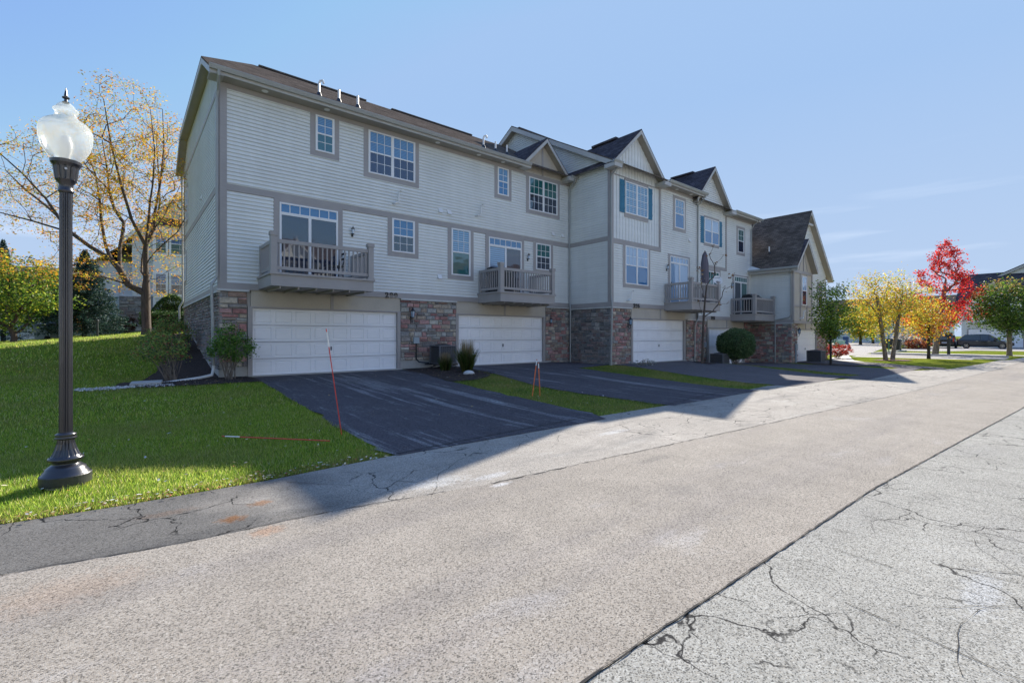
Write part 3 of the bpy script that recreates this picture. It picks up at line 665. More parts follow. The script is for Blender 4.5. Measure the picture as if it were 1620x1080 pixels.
def balcony(F, a0, a1, d, zb, zt, parent, label=None, slats_front=True):
    pf = MB(); pf.fb(F, a0 + .04, a1 - .04, zb, zt - .06, .03, d - .04); pf.fb(F, a0, a1, zt - .06, zt, .03, d)
    o = pf.build('balcony', 'trim', parent, label=label)
    jb_ = MB(); 
    for k in range(6):
        x = a0 + .3 + k * (a1 - a0 - .6) / 5; jb_.fb(F, x - .02, x + .02, zb - .07, zb, .05, d - .12)
    jb_.build('joists', 'trim', o)
    pz = zt + 1.06; c = [(a0 + .12, d - .12), (a1 - .12, d - .12), (a0 + .12, .12), (a1 - .12, .12)]
    for i, (a, n) in enumerate(c):
        p = MB(); w_ = .085 if i < 2 else .05
        p.fb(F, a - w_, a + w_, zt, pz - (.0 if i < 2 else .08), n - w_, n + w_)
        if i < 2: p.fb(F, a - w_ - .02, a + w_ + .02, pz, pz + .11, n - w_ - .02, n + w_ + .02); p.fb(F, a - w_ - .02, a + w_ + .02, zt + .0, zt + .06, n - w_ - .012, n + w_ + .012)
        p.build('post', 'trim', o)
    def rail(p, q, fl):
        r = MB(); p = Vector(p); q = Vector(q); L_ = (q - p).length; nb = max(3, int(L_ / .135)); z = Vector((0, 0, 1))
        r.bar(p + z * (zt + .92), q + z * (zt + .92), .07, .11); r.bar(p + z * (zt + .14), q + z * (zt + .14), .05, .09)
        for k in range(nb):
            x = p.lerp(q, (k + .5) / nb); r.bar(x + z * (zt + .18), x + z * (zt + .88), .038, .038, up=tuple((q - p).normalized()))
        r.build('railing', 'trim', o)
    def pt(a, n): v = F.p(a, 0, n); return (v[0], v[1], 0)
    rail(pt(a0 + .205, d - .12), pt(a1 - .205, d - .12), 1); rail(pt(a0 + .12, .17), pt(a0 + .12, d - .205), 0); rail(pt(a1 - .12, .17), pt(a1 - .12, d - .205), 0)
    return o
def rake(mb, sf, p0, p1, inward, drop=.24, over=.36):
    """barge board under a roof edge plus its soffit (inward = unit vector towards the wall)"""
    iv = Vector(inward); p0, p1 = Vector(p0), Vector(p1); dz = Vector((0, 0, drop)); t = iv * .03
    z = Vector((0, 0, .055))
    mb.hexa([p0 - dz, p1 - dz, p1 - dz + t, p0 - dz + t, p0 - z, p1 - z, p1 - z + t, p0 - z + t])
    o = iv * over; q = Vector((0, 0, drop - .03))
    sf.poly(p0 - q, p1 - q, p1 - q + o, p0 - q + o)
def gutter(x0, x1, y, z, parent, m='gutter'):
    g_ = MB(); prof = [(0, 0), (0, -.11), (.02, -.125), (.075, -.125), (.10, -.075), (.125, -.02), (.125, 0), (.11, 0), (.11, -.015), (.07, -.10), (.015, -.10), (.015, 0)]
    n = len(prof); V = [(x0, y - a, z + b) for a, b in prof] + [(x1, y - a, z + b) for a, b in prof]
    g_.add(V, [(i, (i + 1) % n, n + (i + 1) % n, n + i) for i in range(n)] + [tuple(range(n))[::-1], tuple(range(n, 2 * n))])
    return g_.build('gutter', m, parent)
def downspout(pts, parent, m='gutter', r=.038):
    d = MB(); d.tube(pts, r, 8); return d.build('downspout', m, parent)
def soft_vent(F, a, z, parent):
    v = MB(); v.hexa([F.p(a - .09, z - .08, .0), F.p(a + .09, z - .08, .0), F.p(a + .09, z - .08, .12), F.p(a - .09, z - .08, .12), F.p(a - .09, z + .09, .0), F.p(a + .09, z + .09, .0), F.p(a + .09, z + .09, .04), F.p(a - .09, z + .09, .04)])
    v.fb(F, a - .11, a + .11, z - .1, z + .11, 0, .03); v.build('wall_vent', 'white_plastic', parent)
def flue(F, a, z, parent, m='white_plastic'):
    v = MB(); v.tube([F.p(a, z, 0), F.p(a, z, .16), F.p(a, z + .03, .2), F.p(a + .04, z + .38, .2), F.p(a + .07, z + .42, .25), F.p(a + .1, z + .4, .3)], .035, 8)
    v.tube([F.p(a - .16, z - .06, .0), F.p(a - .14, z - .06, .2), F.p(a, z - .02, .2)], .035, 8); v.build('flue_pipe', m, parent)
def roof_pipe(x, y, z, parent, hook=False):
    v = MB()
    if hook: v.tube([(x, y, z), (x, y, z + .42), (x + .03, y - .03, z + .5), (x + .1, y - .08, z + .52), (x + .13, y - .09, z + .42)], .04, 10)
    else: v.tube([(x, y, z), (x, y, z + .42)], .04, 10)
    v.build('vent_pipe', 'white_plastic', parent); b = MB(); b.tube([(x, y, z - .05), (x, y, z + .09)], [.11, .06], 10); b.build('pipe_boot', 'black_metal', parent)
def lantern(F, a, z, parent, small=False):
    k = .7 if small else 1.
    b = MB(); b.fb(F, a - .05 * k, a + .05 * k, z - .13 * k, z + .05 * k, .03, .06)
    if not small: b.tube([F.p(a, z - .12, .06), F.p(a, z - .2, .14), F.p(a, z - .12, .2), F.p(a, z - .02, .2)], .012, 6)
    c = F.p(a, z, .2 * k if not small else .13); b.lathe(c, [(.0, -.02 * k), (.06 * k, -.02 * k), (.07 * k, .0), (.055 * k, .01 * k)], 6)
    b.lathe(c, [(.105 * k, .23 * k), (.1 * k, .25 * k), (.03 * k, .33 * k), (.02 * k, .37 * k), (.0, .40 * k)], 6)
    if not small:
        for q in range(6):
            an = q * math.pi / 3; b.tube([(c[0] + .057 * math.cos(an), c[1] + .057 * math.sin(an), c[2]), (c[0] + .092 * math.cos(an), c[1] + .092 * math.sin(an), c[2] + .24)], .006, 4)
    else: b.tube([F.p(a, z + .1, .05), F.p(a, z + .1, .13)], .015, 6)
    o = b.build('wall_lantern', 'black_metal', parent)
    gl = MB(); gl.lathe(c, [(.05 * k, .005), (.085 * k, .24 * k)], 6); gl.build('lantern_glass', 'glass_pale', o)
def text3d(txt, F, a, z, h, parent, label):
    cu = bpy.data.curves.new('txt', 'FONT'); cu.body = txt; cu.size = h / .7; cu.extrude = .012; cu.offset = .010; cu.space_character = 1.3
    to = bpy.data.objects.new('txt', cu); COL.objects.link(to); bpy.context.view_layer.update()
    me = bpy.data.meshes.new_from_object(to.evaluated_get(bpy.context.evaluated_depsgraph_get()))
    bpy.data.objects.remove(to)
    org = WORG[parent.name]
    for v in me.vertices:
        p = Vector(F.p(a + v.co.x, z + v.co.y, .082 + v.co.z)) - org; v.co = p
    me.materials.clear(); me.materials.append(MATS['black_metal'])
    o = bpy.data.objects.new('house_number', me); COL.objects.link(o); o.parent = parent; o['label'] = label
    return o

# ------------------------------------------------------------------ the townhouse row
TH = empty('townhouse_row', (2.23, 16.57, .27), 'long pale-sided townhouse row with stone base, gables, balconies and white garage doors', 'townhouses')
FA, FB, FSA, FSB = front(16.57), front(13.95), side(2.23), side(17.41)
FE, FEm, FEs = front(11.42), front(12.0), side(31.83)
WA, WB, WE = 27.13, 27.1, 24.0

wl = MB()
siding(wl, FA, [(2.23, 3.2), (17.41, 3.2), (17.41, 9.3), (2.23, 9.3)])
wl.build('wall', 'siding', TH, label='siding of the nearest two units')
wl = MB(); rs = lambda y: 9.28 + .582 * (y - 16.07)
siding(wl, FSA, [(16.57, 3.1), (WA, 3.1), (WA, rs(16.57)), (25.7, 10.38), (18.0, 10.38), (16.57, rs(16.57))])
wl.build('wall', 'siding', TH, label='shaded end wall by the lawn')
wl = MB(); rb_ = lambda y: 9.38 + .552 * (y - 13.45)
siding(wl, FSB, [(13.95, 3.1), (WB, 3.1), (WB, rb_(13.95)), (20.75, rb_(20.75)), (13.95, rb_(13.95))])
wl.build('wall', 'siding', TH, label='return wall where the middle units step forward')
wl = MB(); siding(wl, FB, [(21.4, 3.1), (25.1, 3.1), (25.1, 9.3), (21.4, 9.3)]); siding(wl, FB, [(17.41, 3.1), (21.4, 3.1), (21.4, 5.95), (17.41, 5.95)])
wl.build('wall', 'siding', TH, label='siding around the balcony of number 295')
wl = MB(); siding(wl, FB, [(25.1, 2.7), (31.9, 2.7), (31.9, 8.95), (25.1, 8.95)]); siding(wl, FB, [(24.62, 8.95), (28.35, 8.95), (28.35, 9.25), (26.44, 11.28), (24.62, 9.3)])
wl.build('wall', 'siding', TH, label='siding of number 293')
# board and batten gable
bb = MB(); poly = [(17.45, 6.1), (21.4, 6.1), (21.4, 9.38), (19.28, 11.48), (17.45, 9.8)]
bb.poly(*[FB.p(a, z, .014) for a, z in poly])
x = 17.6
while x < 21.3:
    zt = 11.46 - abs(x - 19.28) * .985 - .02
    bb.fb(FB, x - .022, x + .022, 6.1, min(zt, 11.4), .014, .036); x += .235
bb.build('batten_wall', 'siding', TH, label='vertical board and batten gable wall')
# end house walls
wl = MB(); siding(wl, FEs, [(11.42, 2.55), (13.95, 2.55), (13.95, 5.6), (11.42, 5.6)]); siding(wl, FEs, [(13.2, 5.6), (13.95, 5.6), (13.95, 6.25), (13.2, 5.8)])
wl.build('wall', 'siding', TH, label='left wall of the low end unit')
wl = MB(); siding(wl, FEm, [(34.6, 2.5), (39.5, 2.5), (39.5, 6.05), (35.72, 9.85), (32.0, 6.3)])
wl.build('wall', 'siding', TH, label='gable wall of the low end unit')
# bodies behind the cladding (keep the building solid)
def body(pts, y0, y1, m='trim'):
    b = MB(); n = len(pts); V = [(x, y0, z) for x, z in pts] + [(x, y1, z) for x, z in pts]
    b.add(V, [tuple(range(n)), tuple(range(2 * n - 1, n - 1, -1))] + [(i, n + i, n + (i + 1) % n, (i + 1) % n) for i in range(n)]); return b
cr_ = MB(); cr_.box(2.25, 17.3, 16.63, WA, .0, 9.25); cr_.box(17.43, 31.8, 14.01, 27.0, -.3, 8.9); cr_.box(31.85, 39.48, 12.03, WE, -.3, 5.5); cr_.box(31.85, 34.9, 11.44, 12.03, 2.5, 5.5)
cr_.hexa([(31.9, 12.03, 5.5), (39.4, 12.03, 5.5), (39.4, WE, 5.5), (31.9, WE, 5.5), (35.6, 12.03, 9.5), (35.9, 12.03, 9.5), (35.9, WE, 9.5), (35.6, WE, 9.5)])
cr_.build('inner_walls', 'trim_light', TH)

# flat trim boards
tr = MB()
def bd(F, a0, a1, z0, z1, n=.035): tr.fb(F, a0, a1, z0, z1, -.01, n + .018)
bd(FA, 2.21, 2.40, 3.2, 9.3, .04)                                         # corner boards
bd(FSA, 16.535, 16.72, 3.1, 9.55, .041); bd(FSA, WA - .15, WA, 3.1, 9.5, .04)
bd(FA, 2.4, 17.38, 6.0, 6.2); bd(FA, 2.4, 14.3, 9.08, 9.36); bd(FA, 14.3, 16.9, 9.06, 9.22); bd(FA, 16.9, 17.38, 9.08, 9.36)
bd(FA, 2.2, 17.38, 3.0, 3.2, .045)
bd(FSA, 16.72, WA - .15, 6.0, 6.2); bd(FSA, 16.72, WA - .15, 8.98, 9.16); bd(FSA, 16.525, WA, 2.94, 3.12, .046)
bd(FSB, 13.93, 14.08, 3.12, 9.5, .04); bd(FSB, 14.08, 16.52, 6.0, 6.2); bd(FSB, 13.92, 16.52, 2.94, 3.14, .045)
bd(FB, 17.39, 17.55, 3.14, 9.5, .041); bd(FB, 17.55, 21.42, 5.9, 6.12); bd(FB, 21.27, 21.42, 6.12, 9.3, .04); bd(FB, 17.38, 25.1, 2.93, 3.14, .046); bd(FB, 17.55, 21.27, 9.10, 9.14, .034)
bd(FB, 25.1, 31.8, 2.5, 2.72, .045); bd(FB, 25.6, 28.48, 5.5, 5.68); bd(FB, 28.33, 28.48, 5.68, 8.9, .04)
bd(FB, 21.42, 25.1, 9.2, 9.34); bd(FB, 28.48, 31.85, 8.84, 9.0)
bd(FEs, 11.40, 13.93, 2.36, 2.58, .045); bd(FEs, 11.4, 11.52, 2.58, 5.6, .04)
# end unit bay panels
for a0, a1, z0, z1 in ((31.8, 31.95, 2.45, 5.9), (34.88, 35.02, 2.45, 5.6), (31.95, 34.88, 5.48, 5.66), (31.95, 34.88, 3.36, 3.48), (31.8, 35.02, 2.33, 2.5), (32.9, 33.0, 2.5, 5.48), (34.02, 34.12, 2.5, 5.48), (33.45, 33.53, 5.66, 6.9)): bd(FE, a0, a1, z0, z1, .04)
tr.hexa([FE.p(32.75, 5.7, .01), FE.p(32.83, 5.7, .01), FE.p(32.83, 5.7, .04), FE.p(32.75, 5.7, .04), FE.p(33.4, 7.0, .01), FE.p(33.48, 7.0, .01), FE.p(33.48, 7.0, .04), FE.p(33.4, 7.0, .04)])
tr.hexa([FE.p(34.15, 5.7, .01), FE.p(34.23, 5.7, .01), FE.p(34.23, 5.7, .04), FE.p(34.15, 5.7, .04), FE.p(33.5, 7.0, .01), FE.p(33.58, 7.0, .01), FE.p(33.58, 7.0, .04), FE.p(33.5, 7.0, .04)])
bd(FEm, 39.36, 39.52, 2.4, 5.5, .04)
tr.each('trim_board', 'trim', TH)
# stucco panels
st = MB()
for F, a0, a1, z0, z1 in ((FA, 3.05, 8.1, 2.5, 3.0), (FA, 10.63, 15.7, 2.5, 3.0), (FB, 18.95, 23.75, 2.4, 2.93), (FB, 26.2, 30.8, 2.02, 2.5)): st.fb(F, a0, a1, z0, z1, -.03, .025)
st.fb(front(11.9), 32.6, 38.3, 1.95, 2.45, -.03, .02)
st.poly(*[FA.p(a, z, .03) for a, z in ((14.2, 9.2), (16.85, 9.2), (16.85, 9.55), (15.51, 10.9), (14.2, 9.62))])
st.poly(*[FE.p(a, z, .02) for a, z in ((31.85, 2.4), (35.0, 2.4), (35.0, 5.7), (33.45, 7.4), (31.85, 5.7))])
st.each('stucco_panel', 'stucco', TH)
t2 = MB()
for F, a, z0, z1 in ((FA, 5.55, 2.5, 3.0), (FA, 13.2, 2.5, 3.0), (FB, 21.4, 2.42, 2.93), (FB, 28.5, 2.04, 2.5), (front(11.9), 35.3, 1.97, 2.45)): t2.fb(F, a - .05, a + .05, z0, z1, .0, .045)
t2.fb(FA, 15.46, 15.56, 9.22, 10.6, .0, .05); t2.each('panel_strip', 'trim', TH)
lg = MB()
for F, a0, a1, z in ((FA, 2.14, 3.0, 2.94), (FA, 8.11, 10.62, 2.94), (FA, 15.72, 17.38, 2.92), (FSA, 16.5, WA, 2.88), (FSB, 13.85, 16.5, 2.86), (FB, 17.33, 18.92, 2.86), (FB, 23.9, 26.0, 2.42), (FEs, 11.4, 13.9, 2.3)): lg.fb(F, a0, a1, z, z + .06, 0, .11)
lg.each('stone_ledge', 'ledge', TH)
stone('s', FA, 2.19, 2.95, .62, 2.94, TH, 3, 1.15, 'corner stonework beside the nearest garage'); stone('s', FA, 8.11, 10.62, .62, 2.94, TH, 4, .95, 'pink and tan stonework between the first two garages')
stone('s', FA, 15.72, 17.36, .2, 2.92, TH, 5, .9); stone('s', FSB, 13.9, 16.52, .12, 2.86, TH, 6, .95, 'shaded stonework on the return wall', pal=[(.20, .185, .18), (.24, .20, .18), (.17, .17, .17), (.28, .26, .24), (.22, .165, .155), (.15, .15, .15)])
stone('s', FB, 17.36, 18.87, .1, 2.86, TH, 7, .9); stone('s', FB, 23.88, 26.0, -.1, 2.42, TH, 8, .8); stone('s', FB, 30.85, 31.8, -.2, 2.42, TH, 9, .8)
stone('s', FEs, 11.46, 13.93, -.25, 2.3, TH, 10, .9); stone('s', front(11.5), 31.8, 32.7, -.25, 2.3, TH, 11, .85); stone('s', front(11.9), 37.45, 39.5, -.25, 2.4, TH, 12, .85); stone('s', side(32.7), 11.5, 11.9, -.25, 2.3, TH, 14, .8)
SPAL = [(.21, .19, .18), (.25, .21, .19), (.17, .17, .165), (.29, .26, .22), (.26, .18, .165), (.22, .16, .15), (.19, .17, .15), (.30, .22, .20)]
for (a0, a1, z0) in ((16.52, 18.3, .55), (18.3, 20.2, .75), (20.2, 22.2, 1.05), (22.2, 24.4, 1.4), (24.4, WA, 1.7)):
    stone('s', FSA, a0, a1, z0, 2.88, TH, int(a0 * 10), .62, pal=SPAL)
fd = MB()
fd.fb(FA, 2.2, 2.96, .0, .62, -.1, .012); fd.fb(FA, 8.11, 10.62, .0, .62, -.1, .012)
for (a0, a1, z0) in ((16.56, 18.3, .55), (18.3, 20.2, .75), (20.2, 22.2, 1.05), (22.2, 24.4, 1.4), (24.4, WA, 1.7)): fd.fb(FSA, a0, a1, -.1, z0, -.1, .012)
fd.each('foundation', 'concrete', TH)

# garage doors
garage_door(FA, 3.09, 7.97, .31, 2.45, TH, 'nearest white garage door under the first balcony')
garage_door(FA, 10.71, 15.53, .31, 2.45, TH, 'white garage door under the second balcony')
garage_door(FB, 19.02, 23.62, .23, 2.38, TH, 'white garage door below the number 295')
garage_door(FB, 26.3, 30.7, -.15, 2.0, TH, 'white garage door behind the round clipped shrub')
garage_door(front(11.9), 33.4, 37.2, -.15, 1.95, TH, 'white garage door of the end unit')

# windows and sliding doors
k = dict(parent=TH)
window(FA, 4.99, 5.62, 7.84, 9.06, cols=2, lo='glass_teal', tt=.03, label='small upper window nearest the corner', **k)
window(FA, 6.84, 8.72, 7.5, 9.06, units=2, lo='glass_dark', tt=.03, label='large double upper window', **k)
window(FA, 12.77, 13.40, 7.84, 9.06, cols=2, lo='glass_blue', up='glass_blind_sky', tt=.03, label='small upper window left of the small gable', **k)
window(FA, 14.62, 16.49, 7.48, 9.03, units=2, up='glass_teal', tt=.03, label='double window under the small gable', **k)
window(FA, 7.76, 8.70, 4.74, 6.0, up='glass_blue', tt=0, label='square middle-floor window right of the first balcony', **k)
window(FA, 10.37, 11.31, 4.08, 6.0, up='glass_sheer', lo='glass_teal', tt=0, glo=False, label='tall middle-floor window left of the second balcony', **k)
window(FA, 15.07, 16.03, 4.72, 5.97, up='glass_teal', tt=0.02, label='middle-floor window right of the second balcony door', **k)
slider(FA, 3.87, 5.74, 3.42, 5.9, TH, label='sliding door of the nearest balcony')
slider(FA, 12.28, 14.16, 3.42, 5.9, TH, left='glass_sheer', label='sliding door of the second balcony')
window(FSA, 25.4, 26.2, 6.75, 8.2, cols=2, label='upper end-wall window', **k); window(FSA, 26.05, 26.85, 4.1, 5.3, cols=2, label='lower end-wall window', **k)
window(FB, 18.43, 20.27, 7.43, 8.95, units=2, hung=False, cols=3, rows=4, up='glass_sheer', tw=.0, label='blue-shuttered window in the batten gable', **k)
window(FB, 18.43, 20.29, 4.05, 5.88, units=2, up='glass_pale', lo='glass_blue', glo=False, label='wide middle-floor window above the number 295', **k)
window(FB, 22.71, 23.64, 7.35, 8.9, up='glass_sheer', lo='glass_blue', glo=False, label='upper window right of the batten gable', **k)
slider(FB, 22.26, 24.05, 3.25, 5.8, TH, left='glass_pale', right='glass_pale', trans='glass_pale', label='sliding door of the third balcony')
window(FB, 25.79, 27.5, 6.93, 8.38, units=2, up='glass_pale', lo='glass_blue', glo=False, cols=1, rows=1, tw=.0, label='blue-shuttered window in the second tall gable', **k)
window(FB, 26.15, 27.53, 3.7, 5.34, units=2, up='glass_teal', lo='glass_teal', glo=False, cols=2, tt=.14, label='middle-floor window behind the closed parasol', **k)
window(FB, 29.92, 30.75, 6.84, 8.32, up='glass_teal', lo='glass_dark', glo=False, label='narrow upper window of number 293', **k)
slider(FB, 29.45, 31.2, 2.85, 5.3, TH, left='glass_dark', right='glass_teal', trans='glass_teal', label='sliding door of the fourth balcony')
window(FE, 33.1, 33.92, 3.5, 5.35, up='glass_pale', lo='glass_dark', glo=False, cols=2, tw=.0, n=.02, label='narrow window in the stucco bay', **k)
window(FEm, 37.85, 38.7, 3.45, 5.2, up='glass_teal', lo='glass_dark', glo=False, label='right window of the end unit', **k)
# plain boards above and below the shuttered windows
sbm = MB()
sbm.fb(FB, 18.4, 20.3, 8.95, 9.08, 0, .045); sbm.fb(FB, 18.4, 20.3, 7.24, 7.43, 0, .045); sbm.fb(FB, 25.76, 27.53, 8.38, 8.5, 0, .045); sbm.fb(FB, 25.76, 27.53, 6.78, 6.93, 0, .045)
sbm.each('window_header', 'trim', TH)
for (a0, a1, z0, z1) in ((18.04, 18.40, 7.42, 8.98), (20.30, 20.66, 7.42, 8.98), (25.40, 25.76, 6.9, 8.42), (27.53, 27.89, 6.9, 8.42)):
    s_ = MB(); s_.fb(FB, a0, a1, z0, z1, .0, .045)
    for q in (z0 + .22, (z0 + z1) / 2, z1 - .22): s_.fb(FB, a0, a1, q - .04, q + .04, .045, .062)
    for q in range(1, 3): s_.fb(FB, a0 + (a1 - a0) * q / 3 - .004, a0 + (a1 - a0) * q / 3 + .004, z0, z1, .045, .05)
    s_.build('shutter', 'shutter', TH)

balcony(FA, 3.21, 6.36, 1.78, 3.03, 3.42, TH, 'nearest balcony with taupe railing above the first garage')
balcony(FA, 11.67, 14.81, 1.66, 2.97, 3.38, TH, 'second balcony with a grill behind its railing')
balcony(FB, 21.69, 24.64, 1.62, 2.88, 3.3, TH, 'third balcony with a closed parasol')
balcony(FB, 28.90, 31.73, 1.58, 2.48, 2.88, TH, 'fourth balcony with a covered grill')

# roofs
rf = MB()
EA, ZA, YR, ZR = 16.07, 9.42, 21.85, 12.78
rf.slab([(1.9, EA, ZA), (17.5, EA, ZA), (17.5, YR, ZR), (4.1, YR, ZR), (1.9, 18.0, 10.55)], .05)
rf.slab([(1.9, 27.63, ZA), (1.9, 25.7, 10.55), (4.1, YR, ZR), (17.5, YR, ZR), (17.5, 27.63, ZA)], .05)
rf.slab([(1.9, 18.0, 10.55), (4.1, YR, ZR), (1.9, 25.7, 10.55)], .05)
rf.build('roof', 'shingle', TH, uv=True, label='brown shingle roof of the nearest two units')
rv = MB(); rv.box(4.3, 8.9, YR - .14, YR + .14, ZR - .05, ZR + .02); rv.box(10.2, 15.0, YR - .14, YR + .14, ZR - .05, ZR + .02); rv.each('ridge_vent', 'shingle', TH, uv=True)
def front_gable(xl, xr, yw, zf, xp, zp, depth_y, m='shingle_dark', over=.38, label=None, zr=None):
    """cross gable whose ridge runs back along +Y"""
    zr = zf if zr is None else zr
    yf = yw - over; r = MB()
    r.slab([(xl, yf, zf), (xp, yf, zp), (xp, depth_y, zp), (xl, depth_y, zf)], .05); r.slab([(xp, yf, zp), (xr, yf, zr), (xr, depth_y, zr), (xp, depth_y, zp)], .05)
    r.build('gable_roof', m, TH, uv=True, label=label)
    b = MB(); s_ = MB()
    rake(b, s_, (xl, yf, zf), (xp, yf, zp), (0, 1, 0), over=over - .02); rake(b, s_, (xp, yf, zp), (xr, yf, zr), (0, 1, 0), over=over - .02)
    b.each('barge_board', 'trim_light', TH); s_.each('soffit', 'soffit', TH)
front_gable(13.98, 17.0, 16.57, 9.47, 15.51, 10.97, 18.9, label='dark small gable roof')
# B roof
rf = MB(); EB, ZB, YB, ZBR = 13.45, 9.5, 20.75, 13.53
rf.slab([(17.05, EB, ZB), (25.1, EB, ZB), (25.1, YB, ZBR), (17.05, YB, ZBR)], .05); rf.slab([(17.05, YB, ZBR), (25.1, YB, ZBR), (25.1, 28.05, ZB), (17.05, 28.05, ZB)], .05)
rf.slab([(25.1, EB, ZB - .35), (32.2, EB, ZB - .35), (32.2, YB, ZBR - .35), (25.1, YB, ZBR - .35)], .05); rf.slab([(25.1, YB, ZBR - .35), (32.2, YB, ZBR - .35), (32.2, 28.05, ZB - .35), (25.1, 28.05, ZB - .35)], .05)
rf.build('roof', 'shingle', TH, uv=True, label='taller roof of the middle units')
b = MB(); s_ = MB(); rake(b, s_, (17.05, EB, ZB), (17.05, YB, ZBR), (1, 0, 0), .3); rake(b, s_, (17.05, YB, ZBR), (17.05, 28.05, ZB), (1, 0, 0), .3)
b.each('barge_board', 'trim_light', TH); s_.each('soffit', 'soffit', TH)
rv = MB(); rv.box(17.5, 24.5, YB - .14, YB + .14, ZBR - .05, ZBR + .02); rv.box(19.12, 19.44, 15., 16.6, 11.5, 11.6); rv.box(26.3, 26.6, 14.9, 16.4, 11.32, 11.42); rv.each('ridge_vent', 'shingle_dark', TH, uv=True)
front_gable(17.05, 21.35, 13.95, 9.48, 19.28, 11.55, 17.4, label='dark roof of the batten gable')
front_gable(24.5, 28.45, 13.95, 9.25, 26.44, 11.37, 17.4, label='dark roof of the second tall gable')
# end unit
rf = MB(); rf.slab([(31.4, 11.0, 5.80), (35.7, 11.62, 9.98), (35.7, WE + .4, 9.98), (31.4, WE + .4, 5.80)], .05); rf.slab([(35.7, 11.62, 9.98), (39.95, 11.62, 5.70), (39.95, WE + .4, 5.70), (35.7, WE + .4, 9.98)], .05)
rf.build('roof', 'shingle', TH, uv=True, label='large steep roof of the low end unit')
b = MB(); s_ = MB(); rake(b, s_, (31.4, 11.62, 5.80), (35.7, 11.62, 9.98), (0, 1, 0)); rake(b, s_, (35.7, 11.62, 9.98), (39.95, 11.62, 5.7), (0, 1, 0), .3)
b.fb(FEm, 35.2, 36.2, 9.0, 9.12, .1, .3); b.each('barge_board', 'trim_light', TH); s_.each('soffit', 'soffit', TH)
front_gable(31.5, 35.0, 11.42, 5.80, 33.34, 7.68, 12.6, label='small dark gable over the stucco bay')
rf = MB(); rf.slab([(31.85, 13.0, 5.85), (31.3, 13.0, 5.78), (31.3, 14.1, 5.78), (31.85, 14.1, 6.25)], .03); rf.build('cricket_flashing', 'siding', TH)
# jerkinhead edges of the near end
b = MB(); s_ = MB()
for p, q in (((1.9, EA, ZA), (1.9, 18.0, 10.55)), ((1.9, 18.0, 10.55), (1.9, 25.7, 10.55)), ((1.9, 25.7, 10.55), (1.9, 27.63, ZA))): rake(b, s_, p, q, (1, 0, 0), .24, .33)
b.each('barge_board', 'trim_light', TH); s_.each('soffit', 'soffit', TH)
# fascia, soffit, gutters
b = MB(); s_ = MB()
for (x0, x1, ye, yw, z) in ((1.9, 14.35, EA, 16.57, ZA), (16.85, 17.4, EA, 16.57, ZA), (21.3, 25.15, EB, 13.95, ZB), (28.4, 32.15, EB, 13.95, ZB - .35)):
    b.box(x0, x1, ye - .02, ye + .01, z - .2, z - .03); s_.box(x0, x1, ye + .01, yw - .002, z - .19, z - .175)
    x = x0 + .1
b.box(1.9, 2.26, EA - .02, 16.57, ZA - .22, ZA - .205); b.box(13.9, 14.35, EA - .02, 16.5, ZA - .21, ZA - .2)
for (x0, x1, ye, z) in ((16.75, 17.1, EA, 9.42), (20.95, 21.5, EB, 9.4), (16.95, 17.5, EB, 9.45), (28.05, 28.6, EB, 9.1)): b.box(x0, x1, ye - .1, ye + .5, z - .24, z - .06)
b.box(31.42, 31.45, 11.0, 14.0, 5.52, 5.76); s_.box(31.45, 31.83, 11.02, 13.95, 5.56, 5.575)
b.each('fascia', 'trim_light', TH); s_.each('soffit', 'soffit', TH)
gutter(1.88, 14.32, EA - .02, ZA + .01, TH); gutter(16.9, 17.42, EA - .02, ZA + .01, TH); gutter(21.4, 25.2, EB - .02, ZB + .01, TH); gutter(28.5, 32.3, EB - .02, ZB - .34, TH); gutter(16.9, 17.55, EB - .02, ZB - .01, TH)
gb = MB(); gb.box(31.28, 31.41, 10.95, 14.0, 5.68, 5.80); gb.build('gutter', 'gutter', TH)
sl = MB()
for (x, y, z) in ((3.4, 16.3, ZA - .2), (5.3, 16.3, ZA - .2), (9.6, 16.3, ZA - .2), (11.6, 16.3, ZA - .2), (12.9, 16.3, ZA - .2), (22.6, 13.7, ZB - .2), (24.0, 13.7, ZB - .2)): sl.lathe((x, y, z), [(.0, .0), (.09, 0), (.1, .012)], 12)
sl.build('soffit_light', 'white_plastic', TH)
dz = ZA - .12
downspout([(2.12, 15.98, dz), (2.12, 16.0, dz - .12), (2.16, 16.44, dz - .38), (2.14, 16.5, dz - .55), (2.14, 16.5, 3.35), (2.0, 16.46, 3.1), (2.0, 16.44, 2.9), (2.05, 16.46, .66)], TH, 'gutter', .04)
downspout([(2.05, 16.46, .70), (2.05, 16.46, .60), (2.0, 16.4, .42), (1.7, 16.3, .36), (.35, 15.85, .24)], TH, 'pipe_white', .045)
downspout([(17.2, 15.98, dz), (17.2, 16.05, dz - .12), (17.3, 16.48, dz - .4), (17.32, 16.5, dz - .6), (17.32, 16.48, 3.3), (17.28, 16.38, 3.0), (17.28, 16.38, .25)], TH)
downspout([(17.25, 13.38, ZB - .12), (17.3, 13.45, ZB - .25), (17.34, 13.8, ZB - .5), (17.34, 13.86, ZB - .7), (17.34, 13.86, 3.4), (17.28, 13.76, 3.05), (17.28, 13.76, 2.8), (17.30, 13.84, .15)], TH)
downspout([(25.0, 13.38, ZB - .12), (25.0, 13.5, ZB - .3), (25.02, 13.86, ZB - .6), (25.02, 13.88, 3.0), (24.95, 13.8, 2.55), (24.7, 13.78, 2.35), (24.6, 13.8, 2.1), (24.6, 13.82, .1)], TH)
downspout([(31.75, 13.4, 9.0), (31.7, 13.7, 8.75), (31.75, 13.86, 8.5), (31.75, 13.86, 5.9)], TH)
